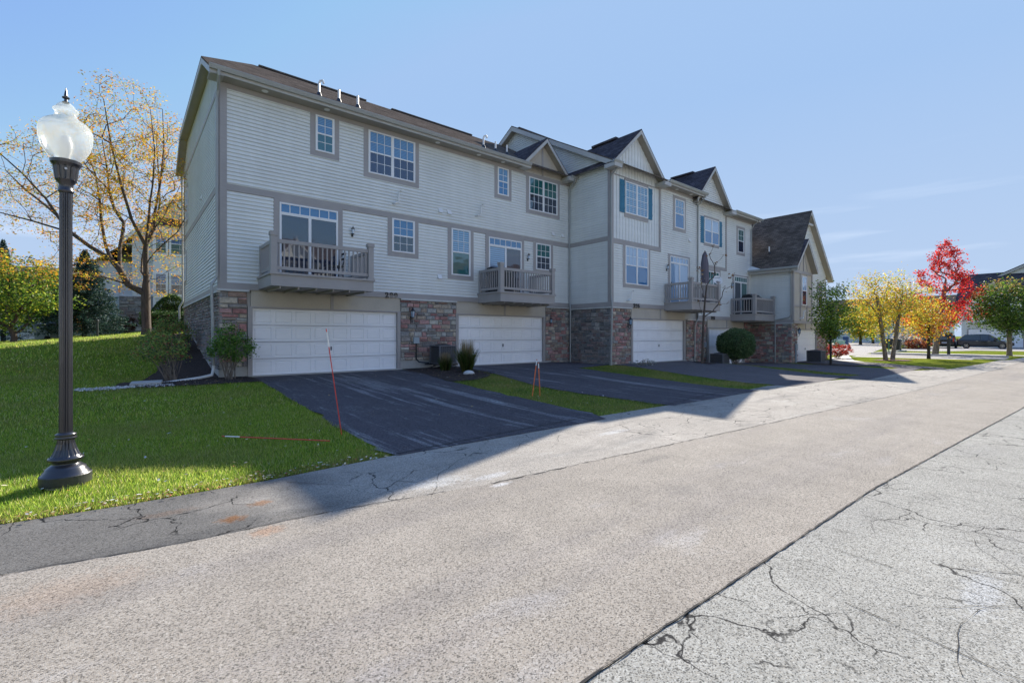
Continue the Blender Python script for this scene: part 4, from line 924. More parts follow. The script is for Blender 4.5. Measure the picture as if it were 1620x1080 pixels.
downspout([(31.35, 11.3, 5.68), (31.45, 11.4, 5.55), (31.74, 11.5, 5.4), (31.74, 11.5, 2.85), (31.74, 11.6, 2.7), (31.74, 12.35, 2.55), (31.74, 12.4, 2.4), (31.74, 12.4, -.2)], TH)
downspout([(2.12, 27.6, dz), (2.12, 27.3, dz - .3), (2.14, 27.2, 3.2), (2.0, 27.2, 2.9), (2.02, 27.2, 1.5)], TH)
# vents, lanterns, numbers, pipes
for a, z in ((9.86, 6.62), (10.27, 6.62)): soft_vent(FA, a, z, TH)
soft_vent(FA, 9.82, 3.95, TH); soft_vent(FA, 16.2, 6.55, TH); soft_vent(FA, 16.85, 6.55, TH); soft_vent(FB, 24.2, 6.85, TH); soft_vent(FB, 31.4, 5.75, TH); soft_vent(FSA, 20.6, 6.65, TH)
flue(FA, 7.95, 6.6, TH); flue(FA, 11.75, 6.75, TH); flue(FB, 18.7, 3.3, TH); flue(FE, 33.0, 2.7, TH)
for a, z in ((6.25, 5.18), (14.55, 5.15)): lantern(FA, a, z, TH, True)
lantern(FB, 21.95, 5.05, TH, True); lantern(FB, 29.1, 4.6, TH, True)
lantern(FA, 8.55, 2.28, TH); lantern(FB, 18.65, 2.1, TH); lantern(front(11.5), 32.55, 1.7, TH); lantern(FA, 16.0, 2.2, TH, True)
text3d('299', FA, 7.48, 3.0, .19, TH, 'black house number 299 beside the nearest balcony'); text3d('297', FA, 14.45, 3.01, .16, TH, 'house number 297 half hidden behind the second balcony')
text3d('295', FB, 19.05, 2.94, .19, TH, 'black house number 295 above the third garage'); text3d('293', FB, 26.5, 2.52, .18, TH, 'black house number 293 above the fourth garage')
for i, x in enumerate((5.35, 6.05, 6.75)): roof_pipe(x, 17.3, 9.42 + .582 * 1.23, TH, i == 0)
for i, x in enumerate((12.35, 13.1, 13.85)): roof_pipe(x, 17.0 + .1 * i, 9.42 + .582 * (.93 + .1 * i), TH, i == 0)
roof_pipe(32.6, 13.1, 5.8 + .97 * 1.2, TH)
# meter boxes
mb_ = MB(); mb_.fb(FA, 8.62, 8.86, 1.28, 1.52, .05, .15); mb_.build('meter_box', 'grey_box', TH)
mb_ = MB(); mb_.tube([FA.p(8.75, 1.28, .1), FA.p(8.75, .68, .1), FA.p(8.85, .56, .12), FA.p(9.2, .52, .3)], .025, 6); mb_.build('conduit', 'black_metal', TH)
mb_ = MB(); mb_.fb(FB, 25.72, 25.88, .9, 1.2, .05, .15); mb_.fb(front(11.5), 32.2, 32.45, .75, 1.05, .06, .16); mb_.fb(front(11.5), 32.25, 32.4, -.2, .75, .06, .12); mb_.build('meter_box', 'grey_box', TH)

# ------------------------------------------------------------------ air conditioners, grills, dish, parasol
def ac(x, y, z, s, label, stand=False, hgt=.68):
    o = empty('air_conditioner', (x, y, z), label, 'air conditioner', 'air conditioners beside the garages')
    b = MB(); 
    for k_ in range(4):
        a = [(x, y), (x + s, y), (x + s, y + s), (x, y + s)][k_]; b.box(a[0] - .02, a[0] + .02, a[1] - .02, a[1] + .02, z, z + hgt)
    b.box(x - .02, x + s + .02, y - .02, y + s + .02, z + hgt, z + hgt + .05); b.box(x - .02, x + s + .02, y - .02, y + s + .02, z, z + .04); b.build('casing', 'ac_metal', o)
    c = MB(); c.box(x + .03, x + s - .03, y + .03, y + s - .03, z + .04, z + hgt); c.build('coil', 'ac_dark', o)
    l_ = MB()
    for i in range(14): q = z + .07 + i * (hgt - .1) / 14; l_.box(x - .012, x + s + .012, y - .012, y + s + .012, q, q + .014)
    for i in range(9): q = x + (i + .5) * s / 9; l_.box(q - .006, q + .006, y - .016, y + s + .016, z + .04, z + hgt)
    l_.build('louvres', 'ac_metal', o)
    f = MB(); f.lathe((x + s / 2, y + s / 2, z + hgt + .05), [(s * .42, 0), (s * .42, .02), (s * .1, .05), (0, .055)], 20); f.build('fan_guard', 'ac_dark', o)
    if stand:
        t = MB(); t.box(x - .25, x + s + .1, y + .0, y + .05, z - .05, z); t.box(x - .25, x + s + .1, y + s - .05, y + s, z - .05, z)
        for q in (x - .15, x + .25, x + s): t.bar((q, y + .03, z - .05), (q - .2, y + s + .2, z - .28), .035, .035)
        t.build('stand', 'black_metal', o)
    return o
ac(9.25, 15.55, .5, .72, 'louvred grey air conditioner on a bracket by the tall grasses', True, .66)
ac(25.35, 12.6, hz(25.6, 12.9), .72, 'air conditioner beside the bare young tree'); ac(33.6, 10.45, hz(34, 10.6), .78, 'air conditioner in front of the end unit garage')

def grill(x, y, z, label, s=1.):
    o = empty('grill', (x, y, z), label, 'grill', 'grills on the balconies')
    b = MB(); b.box(x, x + .75 * s, y, y + .5 * s, z, z + .62 * s); b.build('cart', 'grill_cover', o)
    c = MB(); w_, d_ = .95 * s, .55 * s; pr = [(0, 0), (d_, 0), (d_, .12), (d_ * .8, .32), (d_ * .35, .36), (0, .14)]
    V = [(x - .1 * s, y + a, z + .62 * s + b_) for a, b_ in pr] + [(x - .1 * s + w_, y + a, z + .62 * s + b_) for a, b_ in pr]
    n = len(pr); c.add(V, [(i, (i + 1) % n, n + (i + 1) % n, n + i) for i in range(n)] + [tuple(range(n))[::-1], tuple(range(n, 2 * n))]); c.build('lid', 'grill_cover', o)
    h = MB(); h.tube([(x + .1, y - .04, z + .75 * s), (x + .6 * s, y - .04, z + .75 * s)], .015, 6); h.build('handle', 'rim', o)
grill(12.1, 15.7, 3.4, 'black grill behind the railing of the second balcony', 1.2)
grill(29.25, 12.6, 2.89, 'black covered grill on the fourth balcony', 1.35)
o = MB(); n_ = 14
o.lathe((24.0, 12.9, 3.32), [(.14, 0), (.16, .5), (.1, .55), (.17, .9), (.2, 1.4), (.19, 2.1), (.12, 2.55), (.04, 2.72), (0, 2.75)], n_, flute=2)
for i, v in enumerate(o.v): o.v[i] = (v[0] + .02 * math.sin(i * 2.1), v[1] + .02 * math.cos(i * 1.7), v[2])
pu = empty('parasol', (24.0, 12.9, 3.3), 'closed grey parasol standing on the third balcony', 'parasol')
o2 = o.build('canopy', 'umbrella_cloth', pu, smooth=True); q_ = MB(); q_.tube([(24.0, 12.9, 3.3), (24.0, 12.9, 6.12)], .02, 8); q_.lathe((24.0, 12.9, 3.31), [(.25, 0), (.25, .06), (.05, .1)], 16); q_.build('pole', 'black_metal', pu)
dsh = empty('satellite_dish', (24.5, 12.5, 4.3), 'round pale satellite dish on the third balcony rail', 'satellite dish')
d_ = MB(); ax = Vector((-.55, -.75, .35)).normalized(); a1 = ax.orthogonal().normalized(); a2 = ax.cross(a1); c0 = Vector((24.5, 12.45, 4.55))
V = [tuple(c0 - ax * .06)]; 
for rr in (.12, .26): V += [tuple(c0 - ax * (.06 - .06 * (rr / .26) ** 2 * 1.) + (a1 * math.cos(t) + a2 * math.sin(t)) * rr) for t in np.linspace(0, 2 * math.pi, 17)[:-1]]
d_.add(V, [(0, 1 + i, 1 + (i + 1) % 16) for i in range(16)] + [(1 + i, 17 + i, 17 + (i + 1) % 16, 1 + (i + 1) % 16) for i in range(16)]); d_.build('reflector', 'white_plastic', dsh, smooth=True)
d_ = MB(); d_.tube([(24.5, 12.5, 4.2), (24.5, 12.48, 4.5)], .02, 6); d_.tube([tuple(c0 - ax * .05 - a2 * .2), tuple(c0 + ax * .25)], .01, 5); d_.build('arm', 'black_metal', dsh)
# small table and plant pot behind the nearest railing
pt_ = empty('patio_chair', (5.3, 15.6, 3.42), 'dark patio chair behind the nearest balcony railing', 'chair')
c_ = MB()
c_.box(5.1, 5.55, 15.4, 15.85, 3.82, 3.86)
c_.build('seat', 'black_metal', pt_)
c_ = MB(); c_.bar((5.52, 15.42, 3.86), (5.62, 15.42, 4.3), .03, .03); c_.bar((5.52, 15.83, 3.86), (5.62, 15.83, 4.3), .03, .03); c_.bar((5.6, 15.42, 4.28), (5.6, 15.83, 4.28), .03, .06); c_.bar((5.57, 15.42, 4.1), (5.57, 15.83, 4.1), .03, .06); c_.build('backrest', 'black_metal', pt_)
for a, b_ in ((5.12, 15.42), (5.53, 15.42), (5.12, 15.83), (5.53, 15.83)): c_ = MB(); c_.bar((a, b_, 3.43), (a, b_, 3.82), .025, .025); c_.build('leg', 'black_metal', pt_)

# ------------------------------------------------------------------ street lamp
LX, LY = -.48, 6.88; lz = hz(LX, LY)
LP = empty('street_lamp', (LX, LY, lz), 'black fluted street lamp with acorn glass globe on the lawn corner', 'street lamp')
b = MB(); b.lathe((LX, LY, lz), [(.16, -.1), (.16, .035), (0, .035)], 32); b.build('footing', 'concrete', LP)
b = MB(); b.lathe((LX, LY, lz), [(.20, .03), (.212, .035), (.212, .125), (.205, .135)], 48); b.build('plinth', 'plinth_paint', LP, smooth=False)
b = MB(); b.lathe((LX, LY, lz), [(.205, .132), (.19, .145), (.185, .16), (.17, .175), (.165, .195), (.14, .215), (.115, .235), (.105, .25), (.13, .265), (.148, .285), (.145, .305), (.13, .315)], 48); b.build('base_moulding', 'lamp_paint', LP, smooth=True)
b = MB(); b.lathe((LX, LY, lz), [(.125, .315, .0), (.115, .33, .008), (.09, .39, .009), (.074, .45, .009), (.07, .49, .006), (.07, .50, 0)], 48, flute=3)
b.build('bell', 'lamp_paint', LP)
b = MB(); b.lathe((LX, LY, lz), [(.07, .495), (.088, .50), (.09, .515), (.078, .525), (.085, .535), (.088, .55), (.06, .565)], 40); b.build('collar', 'lamp_paint', LP, smooth=True)
b = MB(); b.lathe((LX, LY, lz), [(.056, .56, .0), (.056, .58, .007), (.052, 3.10, .006), (.052, 3.12, 0)], 48, flute=3); b.build('pole', 'lamp_paint', LP)
b = MB(); b.lathe((LX, LY, lz), [(.052, 3.10), (.064, 3.115), (.066, 3.13), (.058, 3.14), (.058, 3.19), (.085, 3.23), (.09, 3.24)], 40); b.build('neck', 'lamp_paint', LP, smooth=True)
b = MB(); b.lathe((LX, LY, lz), [(.088, 3.235, 0), (.09, 3.25, .009), (.105, 3.37, .009), (.11, 3.385, 0), (.125, 3.41, 0), (.128, 3.44, 0), (.118, 3.445, 0), (.1, 3.44, 0)], 48, flute=4); b.build('fitter', 'lamp_paint', LP)
b = MB(); prof = [(.105, 3.44), (.12, 3.46), (.16, 3.51), (.195, 3.58), (.215, 3.66), (.22, 3.73), (.216, 3.775), (.208, 3.785)]
b.lathe((LX, LY, lz), [(r, z, .004) for r, z in prof], 96, flute=2); b.build('globe', 'lamp_glass', LP, smooth=True)
b = MB(); prof = [(.212, 3.785), (.205, 3.81), (.18, 3.845), (.165, 3.85), (.14, 3.875), (.125, 3.88), (.105, 3.895), (.095, 3.90), (.088, 3.94), (.09, 3.97), (.105, 3.975), (.104, 3.99), (.085, 4.0), (.07, 4.03), (.045, 4.055), (.02, 4.065)]
b.lathe((LX, LY, lz), [(r, z, .003 if r > .1 else 0) for r, z in prof], 96, flute=2); b.build('globe_lid', 'lamp_glass', LP, smooth=True)
b = MB(); b.lathe((LX, LY, lz), [(.035, 3.46), (.035, 3.50), (.05, 3.55), (.055, 3.62), (.04, 3.70), (0, 3.72)], 20); b.build('bulb', 'white_plastic', LP, smooth=True)
b = MB(); b.lathe((LX, LY, lz), [(.028, 4.06), (.03, 4.07), (.015, 4.075), (.014, 4.10), (.03, 4.11), (.032, 4.12), (.014, 4.13), (.016, 4.14), (.003, 4.22), (0, 4.222)], 16); b.build('finial', 'lamp_paint', LP)
b = MB(); sd = Vector((-LX, -LY, 0)).normalized(); b.tube([Vector((LX, LY, lz + 3.34)) + sd * .09, Vector((LX, LY, lz + 3.34)) + sd * .108], .012, 10); b.build('set_screw', 'rim', LP)

# ------------------------------------------------------------------ stakes
def stake(p, q, label, m='marker_red', r=.008, grp='driveway marker stakes'):
    e = empty('marker_stake', p, label, 'marker stake', grp); p, q = Vector(p), Vector(q)
    b = MB(); b.tube([p, p.lerp(q, .83)], r, 8); b.tube([p.lerp(q, .97), q], r, 8); b.build('rod', m, e)
    b = MB(); b.tube([p.lerp(q, .83), p.lerp(q, .97)], r * 1.15, 8); b.build('reflective_band', 'marker_white', e)
stake((2.64, 7.42, 0.02), (2.42, 7.48, 1.70), 'tall thin red stake leaning at the driveway edge')
stake((2.30, 6.95, .07), (1.13, 8.2, .09), 'red stake lying flat in the shaded grass')
stake((7.95, 8.85, .06), (8.15, 8.9, .98), 'left one of two short crossed orange stakes', 'orange_marker', .012)
stake((8.12, 8.75, .06), (8.16, 8.85, .90), 'right one of two short crossed orange stakes', 'orange_marker', .012)

# ------------------------------------------------------------------ vegetation
def leaves(name, cen, size, cols, parent, m='leaf', aspect=.6, droop=0., seed=0, kind=None):
    g = np.random.default_rng(seed); n = len(cen)
    a = g.normal(size=(n, 3)); a[:, 2] *= .6; a[:, 2] -= droop; a /= np.linalg.norm(a, axis=1)[:, None]
    r = g.normal(size=(n, 3)); b = np.cross(a, r); b /= np.linalg.norm(b, axis=1)[:, None] + 1e-9
    s = (size * g.uniform(.6, 1.35, n))[:, None]
    v = np.stack([cen - a * s * .5, cen + b * s * aspect * .5 + a * s * .05, cen + a * s * .5, cen - b * s * aspect * .5 + a * s * .05], 1).reshape(-1, 3)
    return np_mesh(name, v, 4, m, parent, cols)
def pick(pal, n, g, var=.25):
    p = np.array([c for c, w_ in pal]); w_ = np.array([w_ for c, w_ in pal], float); w_ /= w_.sum()
    c = p[g.choice(len(p), n, p=w_)]; return np.clip(c * g.uniform(1 - var, 1 + var, (n, 1)) * g.uniform(.92, 1.08, (n, 3)), 0, 1)
def skeleton(base, trunk_pts, targets, r0, rtip, seed, parent, m='bark', up=.25, jit=.06, kseg=4, sides=6, pw=.5, name='trunk', limbs=(), straight=.3):
    g = np.random.default_rng(seed)
    nodes = [np.array(p, float) for p in trunk_pts]; par = [-1] + list(range(len(nodes) - 1)); pathof = [list(range(len(nodes)))]
    for lb in limbs:
        A = np.array(nodes); i = int(np.argmin(np.linalg.norm(A - np.array(lb[0]), axis=1))); ids = [i]
        for q in lb[1:]: nodes.append(np.array(q, float)); par.append(ids[-1]); ids.append(len(nodes) - 1)
        pathof.append(ids)
    start = 1
    c0 = nodes[len(nodes) // 2]
    plen = [0.] * len(nodes)
    for i in range(1, len(nodes)): plen[i] = plen[par[i]] + float(np.linalg.norm(nodes[i] - nodes[par[i]]))
    T = sorted([np.array(t, float) for t in targets], key=lambda t: np.linalg.norm(t - nodes[-1]))
    ends = []
    for t in T:
        A = np.array(nodes[start:]); d = np.linalg.norm(A - t, axis=1) + .9 * np.clip(A[:, 2] - t[2] + .15, 0, None) + straight * np.array(plen[start:])
        i = int(np.argmin(d)) + start; p = nodes[i]; L_ = np.linalg.norm(t - p); ids = [i]
        k_ = max(2, min(kseg, int(L_ / .18) + 1))
        for j in range(1, k_ + 1):
            u = j / k_; q = p * (1 - u) + t * u; q = q + np.array([0, 0, -1]) * up * L_ * (u * (1 - u)) + g.normal(0, jit * L_ * (1 if j < k_ else 0), 3) * .6
            nodes.append(q); par.append(ids[-1]); plen.append(plen[ids[-1]] + float(np.linalg.norm(q - nodes[ids[-1]]))); ids.append(len(nodes) - 1)
        pathof.append(ids); ends.append(ids)
    cnt = np.zeros(len(nodes)); 
    for ids in ends: cnt[ids[-1]] += 1
    for i in range(len(nodes) - 1, 0, -1):
        if par[i] >= 0: cnt[par[i]] += cnt[i]
    # trunk base gets everything
    rad = rtip * np.maximum(cnt, .6) ** pw; mxr = rad[0]; rad = np.where(rad > rtip * 1.5, rtip + (rad - rtip) * (r0 - rtip) / max(mxr - rtip, 1e-6), rad)
    mb = MB()
    for ids in pathof:
        rr = [float(rad[i]) for i in ids]
        if ids[0] != 0: rr[0] = min(rr[0], rr[1] * 1.25)
        else: rr[0] *= 1.25
        mb.tube([nodes[i] for i in ids], rr, sides if max(rr) > .03 else 4, caps=False)
    mb.build(name, m, parent, smooth=True)
    tips = []
    for ids in ends:
        for i in ids[1:]: tips.append(nodes[i])
    return np.array(tips), [nodes[ids[-1]] for ids in ends], nodes
def ell(n, c, r, g, shell=.55, cut=None):
    v = g.normal(size=(n * 3, 3)); v /= np.linalg.norm(v, axis=1)[:, None]; rad = g.uniform(shell ** 3, 1, n * 3) ** (1 / 3)
    lump = 1 + .16 * np.sin(v[:, 0] * 5 + c[0]) * np.cos(v[:, 1] * 4) + .12 * np.sin(v[:, 2] * 6 + c[1])
    p = np.array(c) + v * np.array(r) * (rad * lump)[:, None]
    if cut is not None: p = p[cut(p)]
    return p[:n]

def tree(label, base, trunk_pts, targets, r0, pal, nleaf, lsize, seed, group=None, spread=.25, cat='tree', bark='bark', name='tree', leafm='leaf', colf=None, rtip=.006, droop=0., **kw):
    o = empty(name, base, label, cat, group); g = np.random.default_rng(seed + 50)
    tips, ends, nodes = skeleton(base, trunk_pts, targets, r0, rtip, seed, o, bark, **kw)
    idx = g.integers(0, len(tips), nleaf); cen = tips[idx] + g.normal(0, spread, (nleaf, 3)) * np.array([1, 1, .8])
    cols = pick(pal, nleaf, g) if colf is None else colf(cen, g)
    leaves('crown', cen, lsize, cols, o, leafm, seed=seed, droop=droop)
    return o

YEL, ORG, GRN, DGR, YGR = (.72, .44, .03), (.66, .27, .04), (.14, .24, .03), (.06, .12, .02), (.38, .42, .04)
# honey locust
g = np.random.default_rng(11)
bx, by = .81, 28.5; bz = hz(bx, by)
MPX = .0302                                     # metres per photo pixel at the tree's distance
def LP_(px, py, dep=0.):
    d = (px - 232) * MPX; return (bx + d * .772 + dep * .635, by - d * .635 + dep * .772, 1.6 + (530 - py) * MPX)
def samp(n, cx_, cy_, rx, ry, rd, g, shell=.2):
    v = g.normal(size=(n, 3)); v /= np.linalg.norm(v, axis=1)[:, None]; r = g.uniform(shell ** 3, 1, n) ** (1 / 3)
    return [LP_(cx_ + a * rx * q, cy_ + b * ry * q, c * rd * q) for (a, b, c), q in zip(v, r)]
def loc_col(cen, g): return pick([(YEL, 5), (ORG, 1.6), (YGR, 2.4), ((.62, .30, .08), 1.4), ((.35, .14, .05), .7)], len(cen), g)
tp = [LP_(232, 537), LP_(232, 515), LP_(231, 490), LP_(231, 464), LP_(232, 440), LP_(231, 415), LP_(231, 389)]
LB = [[(231, 464, 0), (211, 451, -.3), (203, 427, -.5), (193, 413, -.6), (167, 395, -.8), (144, 375, -1), (127, 351, -1.1), (112, 325, -1.2), (84, 290, -1.4), (50, 258, -1.5)],
      [(203, 427, -.5), (198, 395, -.3), (195, 366, 0), (191, 351, .2), (173, 328, .3), (162, 298, .4), (152, 255, .6), (140, 200, .7)],
      [(193, 413, -.6), (173, 389, -.2), (155, 349, .2), (144, 313, .5), (128, 265, .8), (105, 225, 1.)],
      [(231, 440, 0), (209, 427, .6), (202, 405, .9), (201, 384, 1.1), (214, 340, 1.3), (219, 310, 1.4), (212, 260, 1.6), (205, 190, 1.7)],
      [(231, 389, 0), (222, 351, -.5), (214, 300, -.8), (204, 240, -1.), (196, 175, -1.1)],
      [(231, 389, 0), (237, 360, .3), (236, 330, .4), (240, 280, .6), (243, 220, .7), (238, 160, .8)],
      [(231, 389, 0), (246, 349, -.4), (253, 326, -.6), (260, 298, -.7), (268, 250, -.9), (264, 190, -1.)],
      [(231, 430, 0), (240, 418, -.3), (256, 404, -.5), (276, 388, -.6), (298, 372, -.7), (315, 340, -.7)],
      [(232, 450, 0), (240, 440, .3), (252, 428, .5), (278, 407, .8), (292, 385, 1.), (318, 350, 1.2)],
      [(211, 451, -.3), (187, 441, -.8), (150, 447, -1.2), (118, 452, -1.4)],
      [(144, 375, -1), (105, 362, -1.6), (60, 350, -2.), (15, 335, -2.2)], [(127, 351, -1.1), (90, 330, -.5), (45, 300, -.2), (10, 270, 0)]]
g = np.random.default_rng(11)
tg = samp(430, 212, 265, 80, 138, 3.0, g) + samp(250, 92, 290, 104, 108, 2.6, g) + samp(70, 300, 290, 60, 100, 2.4, g) + samp(70, 190, 425, 110, 45, 2.6, g, .5)
o = empty('locust_tree', (bx, by, bz), 'large yellow-leaved shade tree with sparse airy crown behind the end wall', 'tree')
tips, ends, _ = skeleton(None, tp, tg, .19, .0055, 12, o, 'bark', up=-.05, jit=.02, sides=7, kseg=4, pw=.5, limbs=[[LP_(*q) for q in lb] for lb in LB])
ends = np.array(ends); g = np.random.default_rng(3); keep = ends[g.random(len(ends)) < .85]
n = 27000; cen = keep[g.integers(0, len(keep), n)] + g.normal(0, .20, (n, 3)) * np.array([1.3, 1.3, .5]); leaves('crown', cen, .105, loc_col(cen, g), o, 'leaf', .4, seed=2)
# crabapples at far left
def crab(x, y, h, r, label, seed, pal, nl=8500):
    z = hz(x, y); g = np.random.default_rng(seed)
    T = ell(150, (x, y, z + h * .6), (r, r, h * .42), g, .5, lambda p: p[:, 2] > z + h * .22)
    def cf(c, g):
        top = np.clip((c[:, 2] - z) / h, 0, 1); n = len(c); a = pick(pal, n, g); b = pick([(ORG, 2), (YEL, 3), ((.45, .35, .04), 2)], n, g)
        return np.where((g.random(n) < np.clip(top * 2.2 - 1.45, 0, .6))[:, None], b, a)
    tree(label, (x, y, z), [(x, y, z - .1), (x + .05, y, z + .25), (x + .02, y, z + .5)], T, .13, None, nl, .13, seed, spread=.26, colf=cf, bark='bark', group='crabapple trees at the lawn edge', name='crabapple_tree', up=.2)
crab(-4.3, 34.0, 4.5, 2.2, 'green and orange spreading crabapple beside the lamp post', 21, [(GRN, 3), (DGR, 3), (YGR, 2)])
crab(-6.0, 38.5, 4.6, 2.1, 'dark green crabapple cut by the left picture edge', 22, [(DGR, 4), (GRN, 2), (YGR, 1)])
crab(-4.2, 43.6, 5.0, 2.4, 'green crabapple standing behind the others', 23, [(DGR, 3), (GRN, 3)])
# spruce
def spruce(x, y, h, r, label, seed, n=42000, group=None):
    z = hz(x, y); g = np.random.default_rng(seed); o = empty('spruce_tree', (x, y, z), label, 'tree', group)
    t = MB(); t.tube([(x, y, z - .1), (x, y, z + h * .97)], [.14, .01], 8); nb = 300; C = []
    for i in range(nb):
        u = (i / nb) ** .85; zz = z + .25 + u * (h - .3); rr = r * (1 - u) ** .85 * g.uniform(.72, 1.1) + .05; a = i * 2.4 + g.uniform(-.3, .3)
        p0 = np.array([x, y, zz]); p1 = p0 + np.array([math.cos(a) * rr, math.sin(a) * rr, -rr * .12 + .05])
        t.tube([p0, (p0 + p1) / 2 + np.array([0, 0, .04 * rr]), p1], [.02, .012, .004], 4, caps=False)
        k_ = int(n / nb * (rr / r * 1.6 + .25)); s = g.uniform(.12, 1.03, k_) ** .8; q = p0 + (p1 - p0) * s[:, None]; wd = .20 * rr * (1.1 - s) + .06
        side_ = np.array([-math.sin(a), math.cos(a), 0]); q = q + side_ * (g.uniform(-1, 1, k_) * wd)[:, None] + np.array([0, 0, 1]) * (g.normal(-.02, .05, k_))[:, None]; C.append(q)
    t.build('trunk', 'bark_dark', o); C = np.concatenate(C)
    leaves('foliage', C, .12, pick([((.03, .075, .055), 3), ((.05, .105, .08), 2), ((.02, .05, .04), 2)], len(C), g), o, 'leaf_dense', .28, seed=seed)
spruce(-1.75, 36.5, 5.0, 2.35, 'dark blue-green spruce left of the shade tree', 31)
spruce(-6.6, 48.5, 7.2, 1.9, 'tall dark spruce rising at the left picture edge', 32, 20000)
# broad bushes
def bush(label, x, y, z0, c, r, nl, ls, pal, seed, stems=7, name='bush', cat='bush', group=None, shell=.5, mt='leaf', foot=.12, ns=26, tidy=False):
    z = z0; o = empty(name, (x, y, z), label, cat, group); g = np.random.default_rng(seed); mb = MB()
    for i in range(ns):
        v = g.normal(size=3); v /= np.linalg.norm(v); e = np.array(c) + v * np.array(r) * g.uniform(.5, .95)
        a = g.uniform(0, 6.28); b0 = np.array([x + foot * math.cos(a), y + foot * math.sin(a), z - .05]); mid = b0 * .5 + e * .5 + np.array([0, 0, .1]) * (1) - np.array([c[0] - x, c[1] - y, 0]) * .15
        mb.tube([b0, mid, e], [.014, .010, .004], 5, caps=False)
    mb.build('stems', 'bark_pale', o)
    if tidy:
        cen = ell(nl, c, np.array(r) , g, .86)
        v = g.normal(size=(nl, 3)); v /= np.linalg.norm(v, axis=1)[:, None]; lump = 1 + .05 * np.sin(v[:, :1] * 7 + 1) * np.cos(v[:, 2:] * 6) + .04 * np.sin(v[:, 1:2] * 9); cen = np.array(c) + v * np.array(r) * (g.uniform(.72, 1.04, (nl, 1)) ** .6) * lump
    else:
        cl = ell(90, c, r, g, shell); cen = cl[g.integers(0, len(cl), nl)] + g.normal(0, .13 * min(r), (nl, 3))
    leaves('foliage', cen, ls, pick(pal, nl, g), o, mt, .55, seed=seed); return o
hg = [((.16, .26, .07), 3), ((.32, .42, .10), 3), ((.42, .12, .08), 1.3), ((.09, .16, .05), 2), ((.5, .45, .15), 1.)]
bush('wide low shrub with reddish green leaves at the mulch corner', 1.05, 16.35, hz(1.05, 16.35), (.88, 16.45, 1.2), (.66, .62, .43), 2700, .062, hg, 41, group='shrubs in the corner mulch bed', ns=30)
bush('small glossy green shrub before the corner stonework', 2.42, 15.95, hz(2.4, 15.95), (2.42, 15.95, 1.28), (.58, .5, .52), 3300, .065, [((.08, .18, .03), 3), ((.15, .28, .05), 3), ((.26, .36, .09), 1)], 42, group='shrubs in the corner mulch bed', ns=22)
bush('low green shrub farther up the end wall', 1.45, 21.5, hz(1.45, 21.5), (1.3, 21.5, 1.65), (.75, 1.0, .5), 4200, .07, hg, 43, group='shrubs in the corner mulch bed')
bush('round ball-clipped green shrub before the fourth garage', 26.6, 12.45, hz(26.6, 12.4), (26.6, 12.45, 1.10), (1.03, 1.0, .86), 19000, .075, [((.06, .115, .045), 3), ((.11, .18, .07), 3), ((.18, .25, .11), 1.2)], 44, tidy=True, mt='leaf_dense', name='topiary_shrub')
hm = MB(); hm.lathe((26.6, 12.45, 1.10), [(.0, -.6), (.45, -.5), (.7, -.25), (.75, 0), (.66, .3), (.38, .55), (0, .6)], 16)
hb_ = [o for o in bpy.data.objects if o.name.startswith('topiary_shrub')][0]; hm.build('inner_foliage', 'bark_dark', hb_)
# hedges by the neighbour
def hedge(label, x0, x1, y0, y1, z0, z1, seed, n=9000, arch=0.):
    g = np.random.default_rng(seed); o = empty('hedge', ((x0 + x1) / 2, y0, z0 - .8), label, 'hedge', 'clipped hedges by the neighbouring house')
    c = g.uniform(0, 1, (n, 3)); k_ = g.integers(0, 3, n); f = g.integers(0, 2, n); c[np.arange(n), k_] = f + g.normal(0, .03, n)
    P = np.stack([x0 + c[:, 0] * (x1 - x0), y0 + c[:, 1] * (y1 - y0), z0 + c[:, 2] * (z1 - z0)], 1); P += g.normal(0, .07, P.shape)
    if arch: P[:, 2] -= arch * ((P[:, 0] - (x0 + x1) / 2) / (x1 - x0) * 2) ** 2 * (P[:, 2] - z0) / (z1 - z0)
    leaves('foliage', P, .11, pick([((.03, .07, .015), 3), ((.06, .12, .02), 3), ((.14, .17, .03), 1)], n, g), o, 'leaf_dense', .55, seed=seed)
    m = MB(); m.box(x0 + .08 + arch * .5, x1 - .08 - arch * .5, y0 + .08, y1 - .08, z0 + .06, z1 - .15 - arch * .35); m.build('inner_foliage', 'bark_dark', o)
    s = MB()
    for q in np.linspace(x0 + .3, x1 - .3, 5): s.tube([(q, (y0 + y1) / 2, z0 - .9), (q + .1, (y0 + y1) / 2, z0 + .1)], .03, 5)
    s.build('stems', 'bark_dark', o)
hedge('flat-topped clipped hedge behind the shade tree trunk', 1.0, 4.2, 38, 39.4, 2.15, 3.05, 51)
hedge('domed dark hedge behind the flat hedge', 1.4, 3.9, 41, 42.5, 2.4, 4.35, 52, 20000, arch=1.2)
bush('small rusty brown shrub at the foot of the neighbour wall', .0, 43, hz(0, 43), (.0, 43, hz(0, 43) + .6), (.8, .8, .55), 2600, .11, [((.14, .06, .04), 3), ((.09, .05, .03), 2)], 53)
